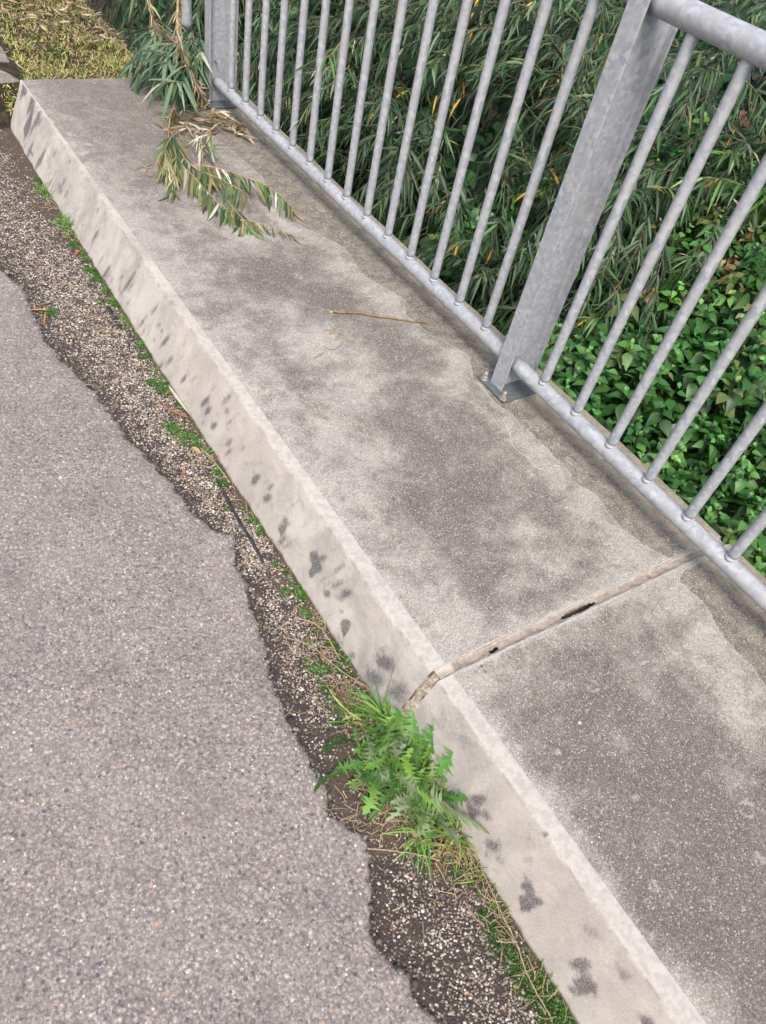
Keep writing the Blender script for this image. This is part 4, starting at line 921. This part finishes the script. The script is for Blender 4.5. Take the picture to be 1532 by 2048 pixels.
# ------------------------------------------------------------------ moss
def moss_field():
    B, LL, CC, A, cu = [], [], [], [], []
    CL = [(632, 1342, .022, .012, 1), (612, 1322, .010, .007, 1.1), (655, 1340, .014, .009, .9), (650, 1378, .022, .008, .8), (680, 1340, .012, .007, .8), (672, 1395, .02, .008, .75), (685, 1430, .014, .008, .9), (600, 1195, .016, .006, .9), (606, 1222, .016, .006, .95), (618, 1232, .016, .007, .9), (616, 1285, .014, .006, .95), (640, 1250, .010, .006, 1), (660, 1285, .012, .007, .9), (672, 1300, .012, .006, .85), (628, 1262, .012, .006, .9), (700, 1350, .012, .006, .6), (688, 1318, .012, .006, .8), (965, 1830, .015, .006, .8), (990, 1870, .022, .007, .8), (1010, 1905, .028, .008, .85), (1040, 1945, .032, .008, .85), (1075, 1985, .034, .008, .85), (1105, 2025, .034, .008, .85), (1130, 2060, .03, .008, .85), (985, 1815, .012, .006, 1.1), (350, 862, .035, .007, 1), (375, 878, .035, .007, .95), (340, 850, .02, .007, .8), (392, 890, .02, .006, .8), (298, 690, .045, .010, 1.15), (285, 670, .035, .009, 1.1), (312, 705, .03, .007, .9), (262, 640, .04, .009, 1), (235, 602, .035, .008, 1), (218, 580, .03, .007, 1), (305, 765, .03, .006, .8), (325, 780, .03, .006, .8), (200, 600, .018, .006, .9), (178, 540, .025, .007, 1), (185, 560, .02, .006, .9), (105, 624, .026, .009, 1), (435, 945, .02, .007, 1), (445, 965, .02, .006, .8), (170, 520, .02, .006, .8), (522, 1062, .018, .005, .8), (505, 1040, .016, .005, .8), (572, 1145, .012, .005, .8), (150, 490, .03, .006, .7), (915, 1750, .02, .005, .7), (0, 205, .06, .02, 1.2), (15, 190, .05, .02, 1.1)]
    CX = [(at(u, v, -.005), r, h, b) for u, v, r, h, b in CL]
    for _ in range(46):
        yy = rng.uniform(.62, 3.5); CX.append((np.array([foot_x(yy) - rng.gamma(1.5, .010), yy, -.005]), rng.uniform(.006, .017), rng.uniform(.004, .008), rng.uniform(.6, 1.1)))
    for c, r, h, b in CX:
        n = int(330 * (r / .022) ** 1.5)
        q = rng.normal(size=(n, 2)) * r * .52; rad = np.linalg.norm(q, axis=1)
        hh = h * np.clip(1 - (rad / r) ** 2, 0, 1) + .001 * rng.random(n)
        p = np.stack([c[0] + q[:, 0], c[1] + q[:, 1], -.011 + hh], 1); ok = (p[:, 0] < foot_x(p[:, 1]) + .004) | (c[1] > 3.92); p = p[ok]; q = q[ok]
        B.append(p); A.append(np.concatenate([q / r * .8 + rng.normal(size=q.shape) * .5, np.ones((len(q), 1))], 1)); CC.append(pick([(.05, .20, .02), (.08, .27, .03), (.03, .13, .02), (.12, .30, .05)], len(p), .15) * b)
    B, A, CC = map(np.concatenate, (B, A, CC)); n = len(B)
    V, F, Cc = leaves(B, A, rvec(n), rng.uniform(.003, .0065, n), rng.uniform(.0006, .0012, n), .2, (np.array([0, .5, 1.0]), np.array([.8, 1, .05])), .2, 0, np.clip(CC, 0, 1))
    tag(mesh_obj('moss', V, F, M['moss'], cols=Cc), 'bright green moss cushions growing in the gutter along the kerb foot', 'moss', kind='stuff')
moss_field()

# ------------------------------------------------------------------ grass tufts and the big weed
def tuft(label, u, v, n, Lr, pal, W=(.0012, .0024), lean=.7, bias=(0, 0), name='grass_tuft', spread=.012, sag=.9):
    c = at(u, v, -.008); root = empty(name, tuple(c), label, 'grass')
    p = c + np.concatenate([rng.normal(size=(n, 2)) * spread, np.zeros((n, 1))], 1); p[:, 0] = np.minimum(p[:, 0], foot_x(p[:, 1]) - .002) if c[1] < 3.9 else p[:, 0]
    a = np.concatenate([rng.normal(size=(n, 2)) * lean + np.array(bias), np.ones((n, 1))], 1); a /= np.linalg.norm(a, axis=1)[:, None]
    L = rng.uniform(*Lr, n)
    # keep blades from running into the kerb face
    lim = (p[:, 0] + a[:, 0] * L) > (p[:, 0] + .46 * L * a[:, 2] + .02); a[lim, 0] = -np.abs(a[lim, 0]) * .5
    V, F, Cc = leaves(p, a, np.cross(a, rvec(n)), L, rng.uniform(*W, n), rng.uniform(0, sag, n), prof_grass(), .3, rng.normal(size=n) * .25, pick(pal, n, .15))
    mesh_obj('blades', V, F, M['grass'], root, cols=Cc)
GG = [(.14, .34, .06), (.22, .44, .10), (.10, .26, .05), (.30, .46, .14)]
YG = [(.34, .40, .08), (.20, .36, .06), (.48, .42, .14), (.14, .28, .05)]
tuft('long green grass blades growing up the kerb at the back of the lobed weed', 782, 1425, 26, (.10, .20), GG, (.0018, .0032), .45, (-.15, .5))
tuft('grass blades sprawling over the gutter left of the lobed weed', 735, 1435, 18, (.09, .16), GG, (.0018, .0034), .5, (-1.3, .7))
tuft('yellow green grass tuft at the front of the lobed weed', 905, 1672, 70, (.05, .10), YG, (.001, .002), .8, (-.1, -.2))
tuft('broad pale grass blades below the lobed weed', 835, 1665, 30, (.06, .12), GG, (.0018, .003), 1.0, (-.5, -.6))
tuft('sparse thin grass in the gutter in front of the weed patch', 945, 1760, 18, (.04, .08), GG, (.001, .0016), .8, (-.2, .1))
tuft('spiky green grass tuft at the kerb foot, the fuller of the far two', 137, 452, 60, (.05, .11), GG, (.0014, .0024), .7, (-.1, 0), spread=.02)
tuft('small thin grass tuft at the kerb foot nearest the far end', 92, 385, 26, (.06, .11), GG, (.0014, .002), .7, (-.1, 0), spread=.02)
tuft('low green weed tuft at the far left between kerb end and kerb stone', 8, 205, 60, (.05, .09), [(.2, .4, .08), (.14, .32, .06)], (.003, .005), .9)

tuft('fine grass blades growing up through the middle of the lobed weed', 815, 1545, 60, (.05, .12), GG, (.0010, .0020), .8, (-.2, 0), spread=.035)
wd = empty('sow_thistle', tuple(at(800, 1560, -.008)), 'large bushy green weed with jagged lobed leaves growing at the kerb foot by the joint', 'weed')
parts = []
CEN = [(800, 1500, 15), (850, 1545, 13), (750, 1530, 13), (865, 1625, 15), (820, 1590, 11), (775, 1465, 11), (735, 1560, 8), (890, 1580, 7), (715, 1500, 6), (800, 1540, 12), (830, 1570, 9), (780, 1500, 9)]
for u, v, k in CEN:
    c = at(u, v, 0); c[0] = min(c[0], foot_x(c[1]) - .004); a0 = rng.random() * 6.28
    for i in range(k):
        th = a0 + i * 2.4 + rng.normal() * .2; el = rng.uniform(.15, 1.0); d = np.array([math.cos(th), math.sin(th), el])
        if d[0] > .3: d[0] *= .5; d[2] = max(d[2], 1.0)
        L = rng.uniform(.045, .125); pr = prof_lobed(random.choice((5, 6)))
        base_c = pick([(.09, .21, .035), (.13, .28, .045), (.055, .14, .03), (.20, .27, .15), (.18, .36, .06), (.16, .23, .09)], 1, .15)
        parts.append(leaves([c + [rng.normal() * .008, rng.normal() * .008, .002 + rng.random() * .012]], [d], [np.array([0, 0, 1.0]) + rvec(1, .3)[0]], L, L * rng.uniform(.20, .34), rng.uniform(.2, .9), pr, .2, rng.normal() * .3, base_c, wave=.04))
# a taller leafy shoot against the kerb face
for (u, v, uu, vv, zt) in [(845, 1500, 832, 1405, .09), (880, 1500, 905, 1440, .13), (890, 1540, 925, 1500, .12), (860, 1470, 790, 1415, .06), (900, 1580, 935, 1600, .08), (840, 1450, 800, 1420, .07), (880, 1480, 870, 1455, .1)]:
    a = at(u, v, .01); a[0] = min(a[0], foot_x(a[1]) - .004); b = at(uu, vv, zt); d = b - a; L = np.linalg.norm(d)
    parts.append(leaves([a], [d], [np.array([-.6, -.3, .8])], L, L * .26, .05, prof_lobed(5), .15, .05, pick([(.08, .22, .04), (.10, .28, .05)], 1), wave=.03))
V, F, Cc = merge(parts); mesh_obj('leaves', V, F, M['weed'], wd, cols=Cc, smooth=False)
parts = []
gs = mat_plain('green_stem', C(96, 110, 60), C(140, 120, 90), 90)
for u, v, k in CEN[:5]:
    c = at(u, v, 0); c[0] = min(c[0], foot_x(c[1]) - .006)
    V, F = tube([c + [0, 0, -.01], c + [rng.normal() * .01, rng.normal() * .01, .04]], [.004, .0015], 7); mesh_obj('stem', V, F, gs, wd)

# dead grass straw
DG = [(840, 1600, .035, 60), (800, 1640, .03, 50), (760, 1600, .03, 45), (900, 1700, .03, 50), (935, 1740, .025, 40), (975, 1820, .02, 35), (1010, 1880, .015, 16), (640, 1310, .02, 28), (690, 1380, .02, 36), (710, 1410, .02, 30), (640, 1240, .015, 18), (1060, 1960, .02, 14), (1090, 2010, .02, 10), (100, 410, .03, 24), (140, 470, .03, 26), (420, 910, .02, 10), (335, 800, .03, 10), (250, 640, .04, 12), (220, 740, .05, 14), (180, 640, .06, 16), (60, 520, .08, 16), (460, 990, .02, 8), (600, 1400, .03, 10), (850, 1850, .04, 8), (700, 1620, .02, 14), (580, 1310, .03, 6)]
parts = []
for u, v, s, k in DG:
    c = at(u, v, -.004)
    for _ in range(k):
        p = c + [rng.normal() * s, rng.normal() * s, rng.random() * .008]; p[0] = min(p[0], foot_x(p[1]) - .003)
        th = rng.random() * 6.28; L = rng.uniform(.015, .05); d = np.array([math.cos(th), math.sin(th), rng.normal() * .15]) * L
        q = p + d; q[0] = min(q[0], foot_x(q[1]) - .002); q[2] = max(q[2], -.006); m_ = (p + q) / 2 + rvec(1, L * .12)[0]; m_[2] = max(m_[2], -.004)
        V, F = tube(smooth_path([p, m_, q], 6), rng.uniform(.0004, .0010), 4, False)
        parts.append((V, F, np.repeat(pick([(.45, .32, .18), (.55, .44, .28), (.30, .17, .10), (.38, .25, .13)], 1), len(V), 0)))
for px in ([(735, 1697), (790, 1702), (840, 1710), (880, 1722)], [(570, 1275), (620, 1290), (680, 1340), (745, 1380)], [(590, 1235), (640, 1255), (680, 1320)], [(990, 1800), (1030, 1880), (1060, 1960), (1100, 2030)], [(400, 895), (430, 925), (460, 965)], [(362, 934), (400, 930), (425, 938)], [(960, 1730), (1010, 1840), (1040, 1900)]):
    P = smooth_path([at(u, v, .004) for u, v in px], 24); P[:, 0] = np.minimum(P[:, 0], foot_x(P[:, 1]) - .002); V, F = tube(P + rvec(24, .0005), .0011, 5); parts.append((V, F, np.repeat(pick([(.50, .36, .22)], 1), len(V), 0)))
V, F, Cc = merge(parts); tag(mesh_obj('dead_grass', V, F, M['dry'], cols=Cc), 'dry straw and dead grass tangled in the gutter along the kerb', 'dead grass', kind='stuff')
def foot_pt():
    y = rng.choice([.75, .95, 1.2, 1.55, 1.9, 2.3, 2.75, 3.2, .05, -.1, .2]) + rng.normal() * .05; return (foot_x(y) - .002 - rng.gamma(1.5, .006), y, -.008)
blade_field(420, foot_pt, 'grass', 'tiny scattered grass blades sprouting along the kerb foot', (.012, .04), (.0008, .0016), [(.14, .32, .05), (.22, .42, .09), (.34, .36, .12), (.10, .22, .04)], .6)
# crumbly brown leaf debris below weed
n = 500; P = []
for _ in range(n):
    u, v, s = [(770, 1610, .03), (810, 1640, .035), (720, 1450, .025), (900, 1700, .025), (690, 1400, .02), (760, 1560, .03)][rng.integers(6)]
    c = at(u, v, -.004); p = c + [rng.normal() * s, rng.normal() * s, rng.random() * .008]; p[0] = min(p[0], foot_x(p[1]) - .004); P.append(p)
V, F, Cc = leaves(P, np.concatenate([rng.normal(size=(n, 2)), rng.normal(size=(n, 1)) * .3], 1), rvec(n, .6) + [0, 0, 1], rng.uniform(.006, .018, n), rng.uniform(.001, .003, n), .1, prof_willow(), .5, rng.normal(size=n) * .3, pick([(.22, .12, .07), (.34, .20, .12), (.14, .09, .06), (.40, .28, .17)], n))
tag(mesh_obj('leaf_debris', V, F, M['dry'], cols=Cc), 'crumbled reddish brown leaf debris under the lobed weed', 'debris', kind='stuff')

# single dead leaves
def dead_leaf(label, p, q, wdt, col, z=-.002, curl=.1):
    a, b = at(*p, z), at(*q, z); a[2] += .003; L = np.linalg.norm(b - a)
    V, F, Cc = leaves([a], [b - a], [[.2, .1, 1]], L, wdt, .0, prof_willow(), .45, curl, np.array([col])); tag(mesh_obj('dead_leaf', V, F, M['dry'], cols=Cc), label, 'leaf')
dead_leaf('bright orange narrow leaf on the gravel near the road edge', (98, 622), (56, 618), .005, (.75, .27, .03), curl=.12)
dead_leaf('reddish brown leaf stalk hanging below the orange leaf', (92, 626), (84, 650), .003, (.42, .2, .1))
dead_leaf('rust red narrow leaf lying against the kerb foot', (376, 838), (322, 815), .006, (.40, .14, .08), curl=-.08)
dead_leaf('pale cream curled leaf beside the rust red leaf', (337, 772), (372, 832), .006, (.55, .50, .38), curl=.1)
dead_leaf('small red leaf at the kerb foot beyond the moss', (150, 512), (158, 502), .006, (.5, .08, .06))
dead_leaf('crumpled tan leaf lying on the moss by the kerb', (384, 895), (400, 910), .010, (.45, .30, .16))
dead_leaf('dark red curled leaf in the gutter in front of the weed', (862, 1728), (905, 1738), .003, (.20, .07, .05))
dead_leaf('orange yellow leaf on the back edge of the slab', (296, 175), (312, 170), .006, (.60, .26, .10), z=.183)

# black bitumen joint strip pieces in the gutter
for lab, px, wd_ in (('long black bitumen strip in the gutter beside the kerb', [(432, 955), (455, 1000), (480, 1045), (505, 1085), (528, 1128)], .006), ('short black bitumen strip among the moss of the gutter', [(216, 612), (228, 635), (243, 660)], .008)):
    P = smooth_path([at(u, v, -.008) for u, v in px], 40); P[:, :2] += rng.normal(size=(40, 2)) * .0006; T = np.gradient(P, axis=0); T /= np.linalg.norm(T, axis=1)[:, None]; S = np.cross(T, [0, 0, 1.0])
    wv = wd_ * (1 + .2 * np.sin(np.arange(40) * .7)) * np.clip(np.minimum(np.arange(40), 39 - np.arange(40)) / 6 + .2, 0, 1)
    V = np.stack([P - S * wv[:, None] - [0, 0, .004], P - S * (wv * .7)[:, None] + [0, 0, .003], P + S * (wv * .7)[:, None] + [0, 0, .003], P + S * wv[:, None] - [0, 0, .004]], 1).reshape(-1, 3)
    tag(mesh_obj('bitumen_strip', V, grid_faces(40, 4), M['bitumen']), lab, 'strip')
